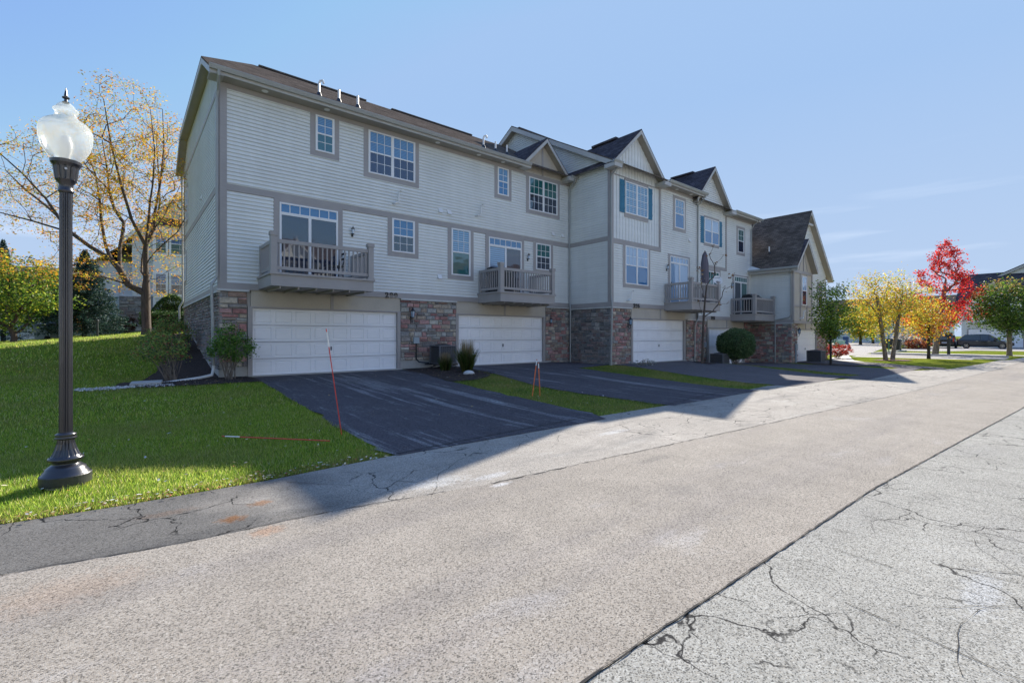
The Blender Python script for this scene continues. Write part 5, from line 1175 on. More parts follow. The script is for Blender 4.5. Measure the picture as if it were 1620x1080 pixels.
# ornamental grass
def tuft(label, x, y, h, r, n, seed, plume=True):
    z = hz(x, y); g = np.random.default_rng(seed); o = empty('ornamental_grass', (x, y, z), label, 'grass clump', 'ornamental grasses by the air conditioner')
    def bl(n, h0, h1, lean, w_, cols, name):
        a = g.uniform(0, 6.28, n); rr = g.uniform(0, r * .45, n); b = np.stack([x + rr * np.cos(a), y + rr * np.sin(a), np.full(n, z)], 1)
        ht = g.uniform(h0, h1, n); le = g.uniform(.02, lean * .7, n) * ht; tip = b + np.stack([np.cos(a) * le, np.sin(a) * le, ht], 1); mid = b * .5 + tip * .5 + np.array([0, 0, 1]) * (ht * .12)[:, None]
        s = np.stack([-np.sin(a + 1), np.cos(a + 1), np.zeros(n)], 1) * w_
        v = np.concatenate([np.stack([b - s, b + s, mid + s, mid - s], 1), np.stack([mid - s, mid + s, tip + s * .2, tip - s * .2], 1)], 0).reshape(-1, 3)
        np_mesh(name, v, 4, 'grass_blade', o, np.concatenate([cols, cols]))
    bl(n, h * .35, h * .75, .75, .006, pick([((.09, .14, .03), 3), ((.2, .19, .06), 1)], n, g), 'blades')
    if plume: bl(n // 4, h * .8, h, .22, .006, pick([((.42, .34, .2), 1)], n // 4, g), 'plumes')
tuft('taller feathery grass clump with pale plumes', 9.5, 14.1, 1.25, .34, 1000, 61); tuft('shorter grass clump against the air conditioner', 9.15, 15.0, .75, .32, 700, 62)
bush('low grey dried plant beside the third driveway', 18.3, 12.9, hz(18.3, 12.9), (18.6, 12.9, hz(18.3, 12.9) + .12), (.9, .35, .16), 900, .05, [((.4, .4, .38), 2), ((.2, .22, .15), 1)], 63, ns=14)
# bare young tree
tx, ty = 22.45, 12.1; tz = hz(tx, ty)
o = empty('bare_tree', (tx, ty, tz), 'nearly leafless young tree between the third and fourth garages', 'tree')
g = np.random.default_rng(71); T = [(tx - .9, ty - .3, tz + 4.4), (tx - 1.3, ty - .5, tz + 4.9), (tx + .9, ty - .2, tz + 5.6), (tx + 1.6, ty - .3, tz + 6.1), (tx + .2, ty - .2, tz + 6.0), (tx + .3, ty - .4, tz + 6.5), (tx + 1.5, ty - .4, tz + 4.2), (tx + 2.2, ty - .5, tz + 4.4), (tx + 1.0, ty - .3, tz + 3.3), (tx + 2.0, ty - .4, tz + 3.4), (tx - .7, ty - .3, tz + 3.7), (tx - 1.1, ty - .3, tz + 3.4), (tx + .7, ty - .2, tz + 5.0), (tx + 2.4, ty - .4, tz + 5.0), (tx - .5, ty, tz + 5.2)]
T = [(tx + (a - tx) * .9, ty + (b - ty) * .9, tz + (c - tz) * .91) for a, b, c in T]
tips, ends, _ = skeleton(None, [(tx - .2, ty, tz - .1), (tx - .16, ty, tz + 1.1), (tx - .06, ty, tz + 2.3), (tx, ty - .05, tz + 3.3), (tx + .05, ty - .1, tz + 3.9)], T, .055, .008, 71, o, 'bark', up=.2, jit=.08, kseg=4, pw=.6)
n = 90; e_ = np.array(ends); leaves('crown', e_[g.integers(0, len(e_), n)] + g.normal(0, .08, (n, 3)), .13, pick([((.25, .13, .06), 1), ((.5, .38, .2), .5)], n, g), o, 'leaf')
# right-hand trees
def stdtree(label, x, y, h, r, trunk_h, r0, pal, nl, ls, seed, name='tree', bark='bark_dark', shape=None, spread=.22, nt_=170, group=None, colf=None, lean=(0., 0.)):
    z = hz(x, y); g = np.random.default_rng(seed)
    T = shape(g, x, y, z) if shape else ell(nt_, (x, y, z + (h + trunk_h) / 2), (r, r, (h - trunk_h) / 2), g, .4)
    tp_ = [(x, y, z - .1)] + [(x + lean[0] * u + g.normal(0, .02), y + lean[1] * u, z + u * (trunk_h + (h - trunk_h) * .55)) for u in np.linspace(.15, 1, 6)]
    return tree(label, (x, y, z), tp_, T, r0, pal, nl, ls, seed, spread=spread, bark=bark, name=name, group=group, colf=colf)
stdtree('young green tree beside the end unit', 29.93, 8.84, 4.5, 1.25, 1.2, .055, [(GRN, 3), (DGR, 1.5), ((.22, .32, .05), 2.4), (YGR, 1.2)], 4300, .12, 81, nt_=90)
# multi-stem birch
bx_, by_ = 37.8, 7.95; z = hz(bx_, by_); g = np.random.default_rng(82)
o = empty('birch_tree', (bx_, by_, z), 'yellow twin-stemmed birch with peeling pale trunks', 'tree')
bpal = [((.70, .48, .04), 4), ((.55, .52, .07), 3), ((.36, .40, .05), 2.4), ((.6, .26, .04), 1.2)]
allc = []
for k_, (dx, dxt) in enumerate(((-.12, -.7), (.14, .75))):
    T = ell(120, (bx_ + dxt * 1.2 + .1, by_ - dxt * .9, z + 3.7), (1.7, 1.7, 2.0), g, .2)
    tips, ends, _ = skeleton(None, [(bx_ + dx, by_ - dx, z - .1), (bx_ + dx * 2, by_ - dx * 1.5, z + .8), (bx_ + dx * 2.6 + dxt * .2, by_ - dx * 2, z + 1.7), (bx_ + dxt * .7, by_ - dxt * .5, z + 2.8), (bx_ + dxt, by_ - dxt * .7, z + 4.2)], T, .11, .006, 82 + k_, o, 'bark_pale', kseg=4)
    allc.append(tips)
tips = np.concatenate(allc); n = 8500; cen = tips[g.integers(0, len(tips), n)] + g.normal(0, .2, (n, 3)); leaves('crown', cen, .115, pick(bpal, n, g), o, 'leaf', seed=4)
stdtree('small orange-yellow tree with dark trunk between birch and maple', 41.75, 6.64, 4.3, 1.35, 1.5, .09, [((.62, .40, .04), 3), ((.62, .24, .03), 3), ((.42, .40, .05), 3), ((.55, .08, .03), 1.2)], 3400, .12, 84, spread=.22, nt_=110)
def maple_shape(g, x, y, z):
    P = []
    while len(P) < 170:
        u = g.random() ** 1.1; rr = 2.9 * (1 - u) ** .7 + .12; a = g.uniform(0, 6.28); q = rr * g.uniform(.45, 1.1); lx = .9 * u + .5 * (1 - u)
        P.append((x + .772 * lx + math.cos(a) * q, y - .635 * lx + math.sin(a) * q, z + 1.9 + u * 7.3 + .30 * q))
    return P
stdtree('brilliant crimson maple tree beyond the birch lawn', 51.1, 7.74, 9.8, 3, 1.8, .19, [((.60, .02, .03), 4), ((.75, .07, .03), 2.5), ((.40, .015, .025), 2.5), ((.7, .2, .05), .8)], 7600, .15, 85, name='maple_tree', bark='bark_pale', shape=maple_shape, spread=.17, lean=(.7, -.57))
stdtree('rounded green tree with copper-tipped crown at the right edge', 52.42, 3.64, 5.8, 2.4, 1.5, .15, None, 13000, .16, 86, shape=None, spread=.3, nt_=240, bark='bark_pale',
        colf=lambda c, g: np.where((g.random(len(c)) < np.clip((c[:, 2] - 4.2) / 3.0, 0, .5))[:, None], pick([((.34, .20, .06), 1), ((.3, .28, .06), 1)], len(c), g), pick([(GRN, 3), ((.055, .11, .03), 4), ((.16, .24, .05), 1.3)], len(c), g)))
# background trees behind the side street and the left lawn
for i, (x, y, h, r, lab, pal) in enumerate([
    (84, 30, 7.5, 3.2, 'yellow-green tree behind the young green tree', [(YGR, 3), (YEL, .6), (GRN, 3)]),
    (104, 37, 8, 3.6, 'dull green far tree over the clipped hedges', [(GRN, 3), (YGR, 2), (DGR, 2)]),
    (96, 24, 6.5, 3.2, 'far golden tree behind the birch', [(YEL, 1.5), (YGR, 3), (GRN, 2)]),
    (112, 26, 7.5, 3.6, 'far dark green tree behind the birch', [(DGR, 3), (GRN, 3)]),
    (96, 15, 7, 3.2, 'far green tree behind the parked dark van', [(DGR, 3), (GRN, 2), (YGR, 1)]),
    (-5.5, 76, 8, 3.6, 'far dark tree seen past the lamp post', [(DGR, 3), (GRN, 3)]),
    (-3.4, 70, 6.5, 3, 'far orange-leaved tree behind the spruce', [(ORG, 3), (YEL, 2), (GRN, 1)]),
    (-10.5, 86, 8.5, 4.5, 'far broad green tree behind the crabapples', [(DGR, 3), (GRN, 3), (YGR, 1)])]):
    stdtree(lab, x, y, h, r, 1.3, .2, pal, 5200, .30, 90 + i, group='background trees', spread=.5, nt_=90)
# far shrubs
bush('white dried flowering shrub behind the black bins', 72, 13.6, 0, (72, 13.6, .95), (1.6, 1.4, .9), 3200, .16, [((.5, .46, .42), 3), ((.3, .28, .22), 1)], 101, name='far_shrub', group='shrubs by the far driveway')
bush('rusty orange shrub beside the white shrub', 70.5, 12.2, 0, (70.5, 12.2, .6), (1.3, 1.2, .6), 2600, .15, [((.4, .13, .05), 3), ((.25, .1, .05), 1)], 102, name='far_shrub', group='shrubs by the far driveway')
bush('small red barberry shrub beyond the end unit', 39.7, 11.3, hz(39.7, 11.3), (39.7, 11.3, hz(39.7, 11.3) + .62), (.95, .85, .42), 3000, .085, [((.45, .05, .04), 3), ((.3, .1, .05), 1)], 103, name='barberry_shrub')
for i, (x, y, c_, r_, lab) in enumerate([(88, 27.5, 1.2, 1.3, 'left flat-topped hedge beyond the side street'), (95, 30, 1.4, 1.5, 'right flat-topped hedge beyond the side street')]):
    bush(lab, x, y, 0, (x, y, 1.7), (2.6, 2.6, .9), 4200, .3, [((.05, .06, .02), 2), ((.16, .13, .03), 1)], 110 + i, name='far_hedge', group='far hedges', tidy=True, foot=.4)

# ------------------------------------------------------------------ near grass and fallen leaves
def in_poly(x, y):
    """true on lawn (not on asphalt, mulch, house)"""
    ok = y > np.interp(x, [a for a, _ in S3], [b for _, b in S3]) + .02
    dl = np.interp(y, [5.75, 6.4, 9, 12.6, 15, 16.5], [2.72, 2.75, 2.85, 2.95, 3.0, 3.02]); lawn1 = (x < dl) & ~((y > np.interp(x, [-.2, -.1, 1.4, 3], [15.9, 15.3, 14.9, 14.9])) & (x > -.15) & (y < 16.6)) & ~((y >= 16.5) & (x > np.interp(y, [16.5, 18, 21, 25], [.2, .75, 1.15, 1.35])))
    l2 = (x > np.interp(y, [5.9, 6.4, 9, 12.6], [7.1, 7.4, 7.58, 7.7])) & (x < np.interp(y, [5.9, 7, 10, 13.2], [9.5, 9.5, 9.3, 10.1])) & (y < np.interp(x, [7.7, 8.7, 9.8], [12.2, 12.4, 13.2]))
    l3 = (x > np.interp(y, [5.9, 10, 13.4], [14.0, 14.4, 14.6])) & (x < np.interp(y, [5.7, 7, 10, 13.9], [16.0, 15.9, 16.6, 17.6])) & (y < 13.4)
    l4 = (x > np.interp(y, [5.7, 7, 10, 12.6], [21.6, 21.9, 23.2, 24.0])) & (x < np.interp(y, [5.2, 7, 10, 12], [22.4, 23, 24.8, 25.8])) & (y < 12.6)
    return ok & (lawn1 | l2 | l3 | l4)
def blades(n, xr, yr, h, w_, seed, name, pal, dry=.62):
    g = np.random.default_rng(seed); x = g.uniform(*xr, n); y = g.uniform(*yr, n); k_ = in_poly(x, y)
    d = np.hypot(x - LX, y - LY); k_ &= d > .2; x, y = x[k_], y[k_]; n = len(x)
    z = H(x, y); a = g.uniform(0, 6.28, n); cl = .75 + .5 * (np.sin(x * 7 + 1.3 * np.sin(y * 5)) * np.cos(y * 6.3) * .5 + .5)
    hh = h * g.uniform(.5, 1.25, n) * cl; le = g.uniform(.1, .7, n) * hh
    b = np.stack([x, y, z], 1); t = b + np.stack([np.cos(a) * le, np.sin(a) * le, hh], 1); aa = g.uniform(0, 6.28, n); s = np.stack([np.cos(aa), np.sin(aa), np.zeros(n)], 1) * w_
    v = np.stack([b - s, b + s, t], 1).reshape(-1, 3); c = pick(pal, n, g, .3)
    q = .5 + .25 * np.sin(x * 1.7 + 2.2 * np.sin(y * .9)) + .25 * np.sin(y * 2.6 + 1.9 * np.sin(x * 1.3 + .7)); q = np.clip(q * dry - .25 + g.uniform(-.1, .1, n), 0, .85)[:, None]
    c = c * (1 - q) + np.array([.42, .36, .15]) * g.uniform(.7, 1.2, (n, 1)) * q
    return np_mesh(name, v, 3, 'grass_blade', None, c)
gp = [((.19, .31, .045), 5), ((.36, .50, .06), 3), ((.54, .58, .12), 1.8), ((.66, .6, .30), .9)]
tag(blades(210000, (-7, 3.2), (5.6, 10.5), .048, .0032, 1, 'grass', gp), 'bright lush lawn grass around the lamp', 'grass', kind='stuff')
tag(blades(150000, (-14, 3.2), (10, 19), .06, .006, 2, 'grass', gp), 'shaded lawn grass up to the mulch corner', 'grass', kind='stuff')
tag(blades(120000, (7, 26), (5.6, 14), .05, .007, 3, 'grass', [((.13, .21, .05), 5), ((.22, .30, .07), 3), ((.36, .36, .14), 1.5)], .95), 'grass strips between the driveways', 'grass', kind='stuff')
tag(blades(110000, (-22, 2.3), (18, 40), .08, .013, 4, 'grass', gp), 'sunlit lawn grass behind the end wall', 'grass', kind='stuff')
tag(blades(16000, (-7, 3.0), (5.66, 6.0), .03, .005, 5, 'grass', [((.35, .24, .10), 2), ((.22, .16, .07), 2), ((.2, .27, .04), 2)]), 'dry brown lawn edge along the asphalt', 'grass', kind='stuff')
def litter(n, f, seed, label, size=.05):
    g = np.random.default_rng(seed); p = []
    while len(p) < n:
        x, y = f(g); p.append((x, y, hz(x, y) + .045 + g.uniform(0, .015)))
    p = np.array(p); a = g.uniform(0, 6.28, n); s = size * g.uniform(.4, 1.2, n); u = np.stack([np.cos(a) * s, np.sin(a) * s, g.uniform(-.3, .3, n) * s], 1); v_ = np.stack([-np.sin(a) * s * .5, np.cos(a) * s * .5, g.uniform(-.2, .2, n) * s], 1)
    V = np.stack([p - u, p + v_, p + u, p - v_], 1).reshape(-1, 3)
    tag(np_mesh('fallen_leaves', V, 4, 'fallen', None, pick([((.5, .42, .28), 3), ((.42, .28, .08), 2), ((.5, .5, .46), 2), ((.4, .1, .03), .8)], n, g)), label, 'leaves', kind='stuff')
litter(620, lambda g: (g.uniform(-7, 2.6), g.uniform(6.2, 16)), 5, 'pale fallen leaves on the lamp lawn', .028)
litter(70, lambda g: (g.uniform(7.6, 9.4), g.uniform(6.3, 14)), 6, 'fallen leaves on the grass strip', .028)
litter(120, lambda g: (g.uniform(.2, 3), g.uniform(15, 17)), 7, 'fallen leaves on the corner mulch', .03)
litter(60, lambda g: (g.uniform(8, 10.3), g.uniform(13, 16.3)), 8, 'fallen leaves on the mulch between garages', .03)
litter(420, lambda g: (g.uniform(-4, 2.6), g.uniform(5.62, 5.95)), 9, 'dry leaves gathered along the lawn edge', .022)
litter(26, lambda g: (g.uniform(3, 8), g.uniform(6.5, 16)), 10, 'scattered leaves on the near driveway', .03)
# mulch chips and pebbles
def lumps(n, f, size, pal, seed, name, m, label, cat):
    g = np.random.default_rng(seed); q = np.array([f(g) for _ in range(n)]); z = H(q[:, 0], q[:, 1]) + .035
    c = np.stack([q[:, 0], q[:, 1], z], 1); s = size * g.uniform(.5, 1.3, n); V = []
    base = np.array([(1, 0, 0), (0, 1, 0), (-1, 0, 0), (0, -1, 0)]); top = np.array([0, 0, .8])
    an = g.uniform(0, 6.28, n); R_ = np.stack([np.cos(an), -np.sin(an), np.sin(an), np.cos(an)], 1)
    def rot(v): return np.stack([R_[:, 0] * v[0] + R_[:, 1] * v[1], R_[:, 2] * v[0] + R_[:, 3] * v[1], np.full(n, v[2])], 1) * s[:, None]
    for i in range(4): V.append(np.stack([c + rot(base[i]), c + rot(base[(i + 1) % 4]) * .8, c + rot(top)], 1))
    V = np.concatenate(V).reshape(-1, 3); cols = pick(pal, n, g); return tag(np_mesh(name, V, 3, m, None, np.tile(cols, (4, 1))), label, cat, kind='stuff')
lumps(700, lambda g: (g.uniform(-.9, 1.0), 15.25 + g.normal(0, .13) + .12 * 0), .035, [((.5, .5, .48), 2), ((.36, .35, .33), 2), ((.6, .58, .55), 1)], 1, 'pebbles', 'pebble', 'white pebbles at the end of the drain pipe', 'pebbles')
lumps(2600, lambda g: (g.uniform(.2, 2.9), g.uniform(14.95, 16.4)), .035, [((.04, .025, .018), 3), ((.02, .014, .01), 2), ((.09, .06, .045), .7)], 2, 'mulch_chips', 'pebble', 'dark wood chips in the corner bed', 'mulch')
lumps(1500, lambda g: (g.uniform(8.2, 10.1), g.uniform(13.2, 16.3)), .035, [((.04, .025, .018), 3), ((.02, .014, .01), 2), ((.09, .06, .045), .7)], 3, 'mulch_chips', 'pebble', 'dark wood chips between the garages', 'mulch')
rk = MB(); rk.lathe((9.25, 13.6, hz(9.25, 13.6)), [(.17, 0), (.2, .06), (.16, .12), (.07, .155), (0, .16)], 9); tag(rk.build('garden_rock', 'ledge', smooth=True), 'pale rock beside the tall grass clump', 'rock')
sb = MB(); sb.hexa([(.1, 15.5, hz(.3, 15.6) + .03), (.75, 15.45, hz(.3, 15.6) + .03), (.8, 15.85, hz(.3, 15.6) + .06), (.15, 15.95, hz(.3, 15.6) + .06), (.1, 15.5, hz(.3, 15.6) + .09), (.75, 15.45, hz(.3, 15.6) + .1), (.8, 15.85, hz(.3, 15.6) + .13), (.15, 15.95, hz(.3, 15.6) + .12)]); tag(sb.build('splash_block', 'concrete'), 'concrete splash block under the drain pipe end', 'splash block')

# ------------------------------------------------------------------ neighbouring houses
NB = empty('neighbour_house', (2, 46, 1.8), 'pale gabled house with bay windows behind the shade tree', 'house')
FN = front(46.0); m = MB(); siding(m, FN, [(.5, 4.7), (9, 4.7), (9, 9.6), (4.2, 13.2), (-.3, 8.6), (.5, 8.0)], .2) if False else siding(m, FN, [(.45, 4.6), (8.6, 4.6), (8.6, 9.4), (3.4, 12.6), (.45, 9.2)], .2)
m.build('wall', 'siding', NB); m = MB(); m.box(.5, 8.5, 46.03, 58, 1.4, 9.3); m.hexa([(.5, 46.03, 9.2), (8.5, 46.03, 9.2), (8.5, 58, 9.2), (.5, 58, 9.2), (3.3, 46.03, 12.4), (3.5, 46.03, 12.4), (3.5, 58, 12.4), (3.3, 58, 12.4)]); m.build('inner_walls', 'trim_light', NB)
m = MB(); m.slab([(-.3, 45.6, 8.6), (3.4, 45.6, 12.95), (3.4, 58, 12.95), (-.3, 58, 8.6)], .03); m.slab([(3.4, 45.6, 12.95), (9, 45.6, 9.2), (9, 58, 9.2), (3.4, 58, 12.95)], .08); m.build('roof', 'shingle', NB, uv=True)
b = MB(); s_ = MB(); rake(b, s_, (-.3, 45.6, 8.6), (3.4, 45.6, 12.95), (0, 1, 0), .35); rake(b, s_, (3.4, 45.6, 12.95), (9, 45.6, 9.2), (0, 1, 0), .35)
rake(b, s_, (1.9, 44.6, 11.0), (2.9, 44.6, 12.3), (0, 1, 0), .25, .9); rake(b, s_, (2.9, 44.6, 12.3), (3.9, 44.6, 11.0), (0, 1, 0), .25, .9); b.build('barge_board', 'white_vinyl', NB); s_.build('soffit', 'trim_light', NB)
FNb = front(45.3); m = MB(); m.box(1.7, 6.5, 45.3, 46, 3.2, 10.1); m.build('bay', 'siding', NB)
m = MB(); m.hexa([(1.5, 45.1, 10.05), (6.7, 45.1, 10.05), (6.7, 46, 10.05), (1.5, 46, 10.05), (1.7, 45.7, 10.75), (6.5, 45.7, 10.75), (6.5, 46, 10.75), (1.7, 46, 10.75)]); m.build('bay_roof', 'purple_roof', NB)
for (a0, a1) in ((1.8, 2.55), (2.75, 4.0), (4.2, 5.2)):
    window(FNb, a0, a1, 7.9, 9.55, NB, cols=2, up='glass_blue', lo='glass_teal', tw=.12, trim='white_vinyl'); window(FNb, a0, a1, 4.75, 6.35, NB, cols=2, up='glass_blue', lo='glass_dark', tw=.12, trim='white_vinyl')
m = MB(); 
for a in (1.7, 3.0, 4.6, 6.4): m.fb(FNb, a, a + .12, 3.2, 4.6, 0, .05)
for z in (3.2, 4.45, 10.0): m.fb(FNb, 1.7, 6.5, z, z + .12, 0, .055)
m.build('bay_trim', 'white_vinyl', NB)
m = MB(); m.box(-.28, .5, 45.65, 57.9, 8.42, 8.5); m.build('eave_soffit', 'trim_light', NB)
GP = [(.30, .28, .25), (.22, .21, .2), (.36, .33, .28), (.26, .2, .17)]
stone('s', front(45.95), -.3, 1.5, 1.6, 4.55, NB, 77, 1.5, 'grey stone pier', pal=GP); m = MB(); m.box(-.3, 1.5, 45.98, 47, 1.5, 4.6); m.box(-2.2, .5, 47, 57, 1.5, 7.2); m.build('side_wing', 'siding', NB)
window(front(45.9), 2.4, 5.6, 1.95, 3.0, NB, units=3, cols=2, rows=1, up='glass_dark', hung=False, tw=.1, trim='white_vinyl')
m = MB(); siding(m, front(46.96), [(-2.2, 1.7), (-.3, 1.7), (-.3, 7.0), (-2.2, 6.4)], .2); m.build('wall', 'siding', NB)
m = MB(); m.slab([(-3.6, 46.4, 5.6), (-.2, 46.4, 8.4), (-.2, 58, 8.4), (-3.6, 58, 5.6)], .1); m.build('roof', 'shingle', NB, uv=True, label='lower brown roof wing')
# small far house left of the spruce
FH = empty('far_house', (-8, 80, 1.5), 'distant brown-roofed house between spruce and lamp', 'house')
m = MB(); m.box(-11, 2, 78, 90, 1, 6.5); m.build('wall', 'siding', FH); m = MB(); m.slab([(-12, 77, 6.3), (3, 77, 6.3), (3, 84, 10.2), (-12, 84, 10.2)], .15); m.slab([(-12, 84, 10.2), (3, 84, 10.2), (3, 91, 6.3), (-12, 91, 6.3)], .15); m.build('roof', 'shingle', FH, uv=True)
for a in (-9, -5.5, -2): window(front(78), a, a + 1.2, 3.4, 5, FH, cols=2, up='glass_dark', tw=.12, trim='white_vinyl')
# big dark-roofed house at the right
RH = empty('dark_roofed_house', (88, 0, 0), 'large dark-roofed house behind the parked cars', 'house'); FR = side(88.)
m = MB(); siding(m, FR, [(-12, 0), (10.6, 0), (10.6, 6.2), (-12, 6.2)], .22); m.build('wall', 'siding', RH)
m = MB(); m.box(88.05, 104, -11.9, 10.5, -.2, 6.1); m.build('inner_walls', 'trim_light', RH)
m = MB(); m.slab([(87.2, 11.2, 6.0), (94, 11.2, 10.3), (94, -12.6, 10.3), (87.2, -12.6, 6.0)], .12); m.slab([(94, -12.6, 10.3), (94, 11.2, 10.3), (104.8, 11.2, 6.), (104.8, -12.6, 6.)], .12); m.build('roof', 'shingle_dark', RH, uv=True)
m = MB(); m.add([(93.6, 6.9, 9.9), (93.6, -6, 9.9), (93.6, .4, 13.2)], [(0, 1, 2)]); siding(m, side(93.55), [(-6, 9.9), (6.9, 9.9), (.4, 13.1)], .22); m.build('upper_gable', 'siding', RH)
m = MB(); m.slab([(93.1, 7.6, 9.9), (93.1, .4, 13.6), (100, .4, 13.6), (100, 7.6, 9.9)], .12); m.slab([(93.1, .4, 13.6), (93.1, -6.6, 9.9), (100, -6.6, 9.9), (100, .4, 13.6)], .12); m.build('gable_roof', 'shingle_dark', RH, uv=True)
b = MB(); s_ = MB(); rake(b, s_, (93.1, 7.6, 9.9), (93.1, .4, 13.6), (1, 0, 0), .4); rake(b, s_, (93.1, .4, 13.6), (93.1, -6.6, 9.9), (1, 0, 0), .4); b.build('barge_board', 'trim_light', RH); s_.build('soffit', 'soffit', RH)
m = MB(); m.slab([(86.4, 4.7, 6.3), (86.4, 7.5, 8.7), (90, 7.5, 8.7), (90, 4.7, 6.3)], .1); m.slab([(86.4, 7.5, 8.7), (86.4, 10.3, 6.3), (90, 10.3, 6.3), (90, 7.5, 8.7)], .1); m.build('dormer_roof', 'shingle_dark', RH, uv=True)
m = MB(); m.add([(86.9, 4.9, 3.2), (86.9, 10.1, 3.2), (86.9, 10.1, 6.3), (86.9, 7.5, 8.5), (86.9, 4.9, 6.3)], [(0, 1, 2, 3, 4)]); m.box(86.92, 88, 4.95, 10.05, 3.2, 6.3); m.build('dormer', 'siding', RH)
window(side(86.9), 6.4, 8.4, 4.2, 6.0, RH, units=2, cols=2, up='glass_pale', tw=.15, trim='white_vinyl'); window(side(88.), 1.0, 3, 3.8, 5.2, RH, units=2, cols=2, up='glass_blue', tw=.15, trim='white_vinyl')
garage_door(side(87.9), 4.9, 9.9, .05, 2.4, RH, 'white double garage door', n=.05); garage_door(side(87.9), -2.4, 2.6, .05, 2.4, RH, 'white garage door at the picture edge', n=.05)
# the row across the lane, behind the viewpoint: seen in the window glass
OR = empty('opposite_townhouses', (10, -20, 0), 'matching pale townhouses across the lane behind the viewpoint', 'townhouses')
m = MB(); m.box(-22, 52, -32, -20, 0, 9.2); m.build('wall', 'siding', OR)
m = MB(); m.slab([(-22.5, -19.4, 9.2), (52.5, -19.4, 9.2), (52.5, -26, 12.8), (-22.5, -26, 12.8)], .1); m.slab([(-22.5, -26, 12.8), (52.5, -26, 12.8), (52.5, -32.6, 9.2), (-22.5, -32.6, 9.2)], .1); m.build('roof', 'shingle', OR, uv=True)
for x in range(-18, 50, 8):
    m = MB(); m.add([(x - 2.2, -19.5, 8.9), (x + 2.2, -19.5, 8.9), (x, -19.5, 11.4), (x - 2.2, -24, 8.9), (x + 2.2, -24, 8.9), (x, -24, 11.4)], [(0, 1, 2), (0, 2, 5, 3), (1, 4, 5, 2)]); m.build('gable', 'siding', OR)
    m = MB(); m.bar((x - 2.5, -19.3, 8.8), (x, -19.3, 11.6), .3, .25); m.bar((x + 2.5, -19.3, 8.8), (x, -19.3, 11.6), .3, .25); m.build('barge_board', 'white_vinyl', OR)
    FO = Fr((0, -20), (1, 0), (0, 1))
    window(FO, x - 1, x + 1, 7.3, 8.7, OR, units=2, tw=.15); window(FO, x - 1, x + 1, 4, 5.8, OR, units=2, tw=.15); garage_door(FO, x - 2.4, x + 2.4, .05, 2.3, OR, n=.06)
# distant house behind the birch
DH = empty('distant_house', (125, 40, 0), 'distant brown-roofed houses behind the birch', 'house')
m = MB(); m.box(125, 140, 18, 62, 0, 6.5); m.build('wall', 'siding', DH); m = MB(); m.slab([(124, 16, 6.3), (132, 16, 9.9), (132, 64, 9.9), (124, 64, 6.3)], .2); m.slab([(132, 16, 9.9), (141, 16, 6.3), (141, 64, 6.3), (132, 64, 9.9)], .2); m.build('roof', 'shingle', DH, uv=True)
for a in range(22, 60, 6): window(side(125.), a, a + 2, 3.8, 5.4, DH, units=2, cols=1, rows=1, up='glass_dark', tw=.2, trim='white_vinyl')

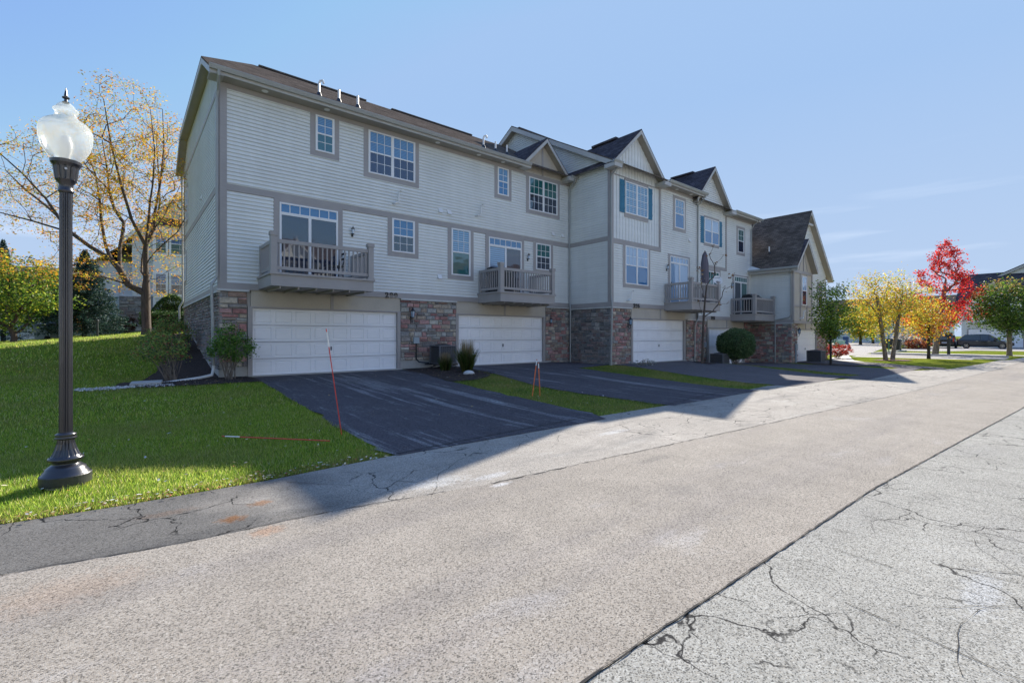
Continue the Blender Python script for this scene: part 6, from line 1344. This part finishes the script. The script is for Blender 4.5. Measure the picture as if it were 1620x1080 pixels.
# ------------------------------------------------------------------ vehicles
def suv(x, y, z, ang, label, L_=4.8, W=1.9, Hh=1.68, group='dark vehicles on the far driveway', col='car_black', box_=False, name='parked_car', cat='car'):
    """nose along local +x"""
    o = empty(name, (x, y, z), label, cat, group); ca, sa = math.cos(ang), math.sin(ang)
    T = lambda p: (x + p[0] * ca - p[1] * sa, y + p[0] * sa + p[1] * ca, z + p[2])
    h = L_ / 2; hw = W / 2
    # body sections along length: (x, belt z, bonnet/roof z, half width)
    low = [(-h, .45, .95, hw * .88), (-h + .12, .3, 1.02, hw * .96), (-h + .6, .26, 1.05, hw), (-.6, .26, 1.03, hw), (.7, .26, 1.0, hw), (h - 1.0, .26, .97, hw * .99), (h - .35, .28, .86, hw * .95), (h, .42, .72, hw * .8)]
    b = MB(); ring = lambda s: [(s[0], -s[3] * .92, s[1]), (s[0], -s[3], s[1] + .18), (s[0], -s[3] * .99, s[2] - .12), (s[0], -s[3] * .9, s[2]), (s[0], s[3] * .9, s[2]), (s[0], s[3] * .99, s[2] - .12), (s[0], s[3], s[1] + .18), (s[0], s[3] * .92, s[1])]
    V = []; 
    for s in low: V += [T(p) for p in ring(s)]
    n = 8; Fc = [(i * n + k_, i * n + (k_ + 1) % n, (i + 1) * n + (k_ + 1) % n, (i + 1) * n + k_) for i in range(len(low) - 1) for k_ in range(n)] + [tuple(range(n))[::-1], tuple((len(low) - 1) * n + k_ for k_ in range(n))]
    b.add(V, Fc); bo = b.build('body', col, o, smooth=False, bevel=.03)
    # greenhouse
    gr = [(-h + .12, .9), (-h + .72, .76), (-.35, .73), (.38, .72), (1.3, .86)] if not box_ else [(-h + .05, .9), (-h + .12, .82), (-.3, .8), (.6, .78), (1.35, .88)]
    tops = [1.03, Hh - .06, Hh, Hh - .03, 1.0] if not box_ else [1.03, Hh - .03, Hh, Hh - .03, 1.0]
    g_ = MB(); V = []
    for (gx_, fr), tz_ in zip(gr, tops): V += [T((gx_, -hw * .9, 1.0)), T((gx_, -hw * fr, tz_)), T((gx_, hw * fr, tz_)), T((gx_, hw * .9, 1.0))]
    g_.add(V, [(i * 4 + k_, i * 4 + (k_ + 1) % 4, (i + 1) * 4 + (k_ + 1) % 4, (i + 1) * 4 + k_) for i in range(4) for k_ in range(4)]); g_.build('windows', 'car_glass', o)
    r_ = MB(); V = []
    for (gx_, fr), tz_ in list(zip(gr, tops))[1:4]: V += [T((gx_, -hw * fr - .01, tz_ - .03)), T((gx_, -hw * fr + .04, tz_ + .03)), T((gx_, hw * fr - .04, tz_ + .03)), T((gx_, hw * fr + .01, tz_ - .03))]
    r_.add(V, [(i * 4 + k_, i * 4 + (k_ + 1) % 4, (i + 1) * 4 + (k_ + 1) % 4, (i + 1) * 4 + k_) for i in range(2) for k_ in range(4)] + [(0, 1, 2, 3), (8, 11, 10, 9)])
    for sy in (-1, 1):
        for i in (0, 2, 3, 1):
            (g0, f0), t0, (g1, f1), t1 = gr[i], tops[i], gr[i + 1], tops[i + 1]
            if i in (0, 3): r_.bar(T((g0, sy * hw * (.9 if i == 0 else f0), 1.0 if i == 0 else t0)), T((g1, sy * hw * (f1 if i == 0 else .9), t1 if i == 0 else 1.0)), .07, .07)
            else: r_.bar(T((g1 - .02, sy * hw * .905, 1.0)), T((g1 - .02, sy * (hw * f1 + .005), t1)), .06, .03)
    r_.build('roof_frame', col, o)
    for wx in (-h + .85, h - .95):
        for sy in (-1, 1):
            c = T((wx, sy * (hw - .1), .34)); c2 = T((wx, sy * (hw + .02), .34)); t = MB(); t.tube([c, c2], .34, 24); w_ = t.build('wheel', 'tyre', o)
            c3 = T((wx, sy * (hw + .03), .34)); c1 = T((wx, sy * (hw - .04), .34)); t = MB(); t.tube([c1, c2], .235, 20)
            for k_ in range(7):
                a = k_ * 2 * math.pi / 7; e = T((wx + .22 * math.cos(a), sy * (hw + .025), .34 + .22 * math.sin(a))); t.bar(c3, e, .05, .02)
            t.build('rim', 'rim', w_)
    for sy in (-1, 1):
        t = MB(); q = [(-h - .01, sy * hw * .62, .86), (-h + .0, sy * hw * .9, .86), (-h + .28, sy * (hw + .005), .98), (-h + .1, sy * hw * .8, 1.14)]
        if box_: q = [(-h - .02, sy * hw * .75, .8), (-h - .02, sy * hw * .9, .8), (-h - .01, sy * hw * .9, 1.3), (-h - .01, sy * hw * .78, 1.3)]
        t.poly(*[T(p) for p in q]); p2 = [(a - .0, b_ * 1.01, c) for a, b_, c in q]; t.build('tail_light', 'red_lens', o)
        t = MB(); t.hexa([T((h - .5, sy * hw * .7, .68)), T((h - .25, sy * hw * .7, .68)), T((h - .2, sy * hw * .97, .66)), T((h - .6, sy * hw * .99, .7)), T((h - .6, sy * hw * .7, .8)), T((h - .35, sy * hw * .7, .78)), T((h - .3, sy * hw * .95, .8)), T((h - .8, sy * hw * .97, .84))]); t.build('headlight', 'plate', o)
        t = MB(); t.hexa([T((.75, sy * (hw * .95), 1.0)), T((1.0, sy * hw * .95, 1.0)), T((.95, sy * (hw + .2), 1.02)), T((.8, sy * (hw + .2), 1.02)), T((.75, sy * hw * .95, 1.12)), T((1.0, sy * hw * .95, 1.12)), T((.95, sy * (hw + .2), 1.17)), T((.8, sy * (hw + .2), 1.17))]); t.build('mirror', col, o)
        t = MB()
        for hx in (-.75, .25): t.bar(T((hx, sy * (hw + .015), .88)), T((hx + .2, sy * (hw + .015), .88)), .02, .03)
        t.build('door_handle', 'rim', o)
    t = MB(); t.hexa([T((-h - .03, -.26, .62)), T((-h - .03, .26, .62)), T((-h + .02, .26, .62)), T((-h + .02, -.26, .62)), T((-h - .03, -.26, .76)), T((-h - .03, .26, .76)), T((-h + .02, .26, .76)), T((-h + .02, -.26, .76))]); t.build('number_plate', 'plate', o)
    return o
suv(78.6, 7.5, .0, -math.pi / 2 + .12, 'dark crossover seen from its side behind the green tree', 4.8)
suv(77.0, 13.2, .0, math.radians(10), 'black van parked nearest the orange shrub', 4.6, 1.9, 1.95, box_=True, name='parked_van', cat='van')
suv(79.5, 11.0, .0, math.radians(5), 'black pickup-like car under the red maple', 4.8, 1.9, 1.6, box_=True)
def bin_(x, y, label, m, h=1.1):
    o = empty('trash_bin', (x, y, hz(x, y)), label, 'trash bin', 'wheeled trash bins by the street'); z = hz(x, y); b = MB()
    b.hexa([(x - .24, y - .28, z + .05), (x + .24, y - .28, z + .05), (x + .24, y + .28, z + .05), (x - .24, y + .28, z + .05), (x - .32, y - .35, z + h * .9), (x + .32, y - .35, z + h * .9), (x + .32, y + .35, z + h * .9), (x - .32, y + .35, z + h * .9)]); b.build('body', m, o)
    b = MB(); b.hexa([(x - .35, y - .38, z + h * .9), (x + .35, y - .38, z + h * .9), (x + .35, y + .38, z + h * .9), (x - .35, y + .38, z + h * .9), (x - .28, y - .3, z + h), (x + .28, y - .3, z + h), (x + .28, y + .3, z + h * 1.02), (x - .28, y + .3, z + h * 1.02)]); b.build('lid', m, o)
    for sy in (-.3, .3): b = MB(); b.tube([(x + .25, y + sy - .03, z + .12), (x + .25, y + sy + .03, z + .12)], .12, 12); b.build('wheel', 'tyre', o)
bin_(59.5, 11.9, 'nearer black trash bin behind the birch trunks', 'bin_black', 1.2); bin_(68, 14.3, 'farther black trash bin beside the white shrub', 'bin_black', 1.2); bin_(92, 25.0, 'blue bin at the far side of the side street', 'bin_blue', 1.35)
bin_(-3.0, 37.5, 'grey-green bin left of the spruce', 'grey_box', 1.0); bin_(-3.6, 37.3, 'blue-grey bin between spruce and crabapple', 'grey_box', .95)
ub = empty('utility_box', (68.5, 19.3, 0), 'pale green utility box across the side street', 'utility box'); m = MB(); m.box(68.1, 68.9, 18.8, 19.8, 0, .85); m.build('cabinet', 'box_green', ub); m = MB(); m.box(68.05, 68.95, 18.75, 19.85, .85, .95); m.build('lid', 'box_green', ub)
sp = empty('street_sign', (53.3, 11.2, 0), 'thin green sign post with a small white sign', 'sign'); m = MB(); m.tube([(53.3, 11.2, 0), (53.3, 11.2, 2.5)], .04, 8); m.build('post', 'sign_green', sp); m = MB(); m.box(53.26, 53.29, 10.65, 11.1, 1.75, 2.15); m.build('sign_plate', 'plate', sp)
m = MB(); m.box(53.24, 53.26, 10.8, 10.95, 1.85, 2.05); m.build('emblem', 'black_metal', sp)
bp = MB(); bp.box(50.28, 50.46, 6.72, 6.9, 0, 1.75); bp.box(50.22, 50.52, 6.6, 7.02, 1.45, 1.8); bp.tube([(50.37, 6.81, 1.78), (50.37, 6.81, 1.9)], .05, 8); tag(bp.build('mailbox_post', 'bin_black'), 'short dark post between maple and parked cars', 'post')
fp = MB(); fp.tube([(-1.1, 33, hz(-1.1, 33)), (-1.1, 33, hz(-1.1, 33) + .85)], .05, 8); fp.lathe((-1.1, 33, hz(-1.1, 33) + .85), [(.05, 0), (.08, .02), (.06, .08), (0, .1)], 10); tag(fp.build('garden_post', 'bin_black'), 'short thin post in front of the spruce', 'post')
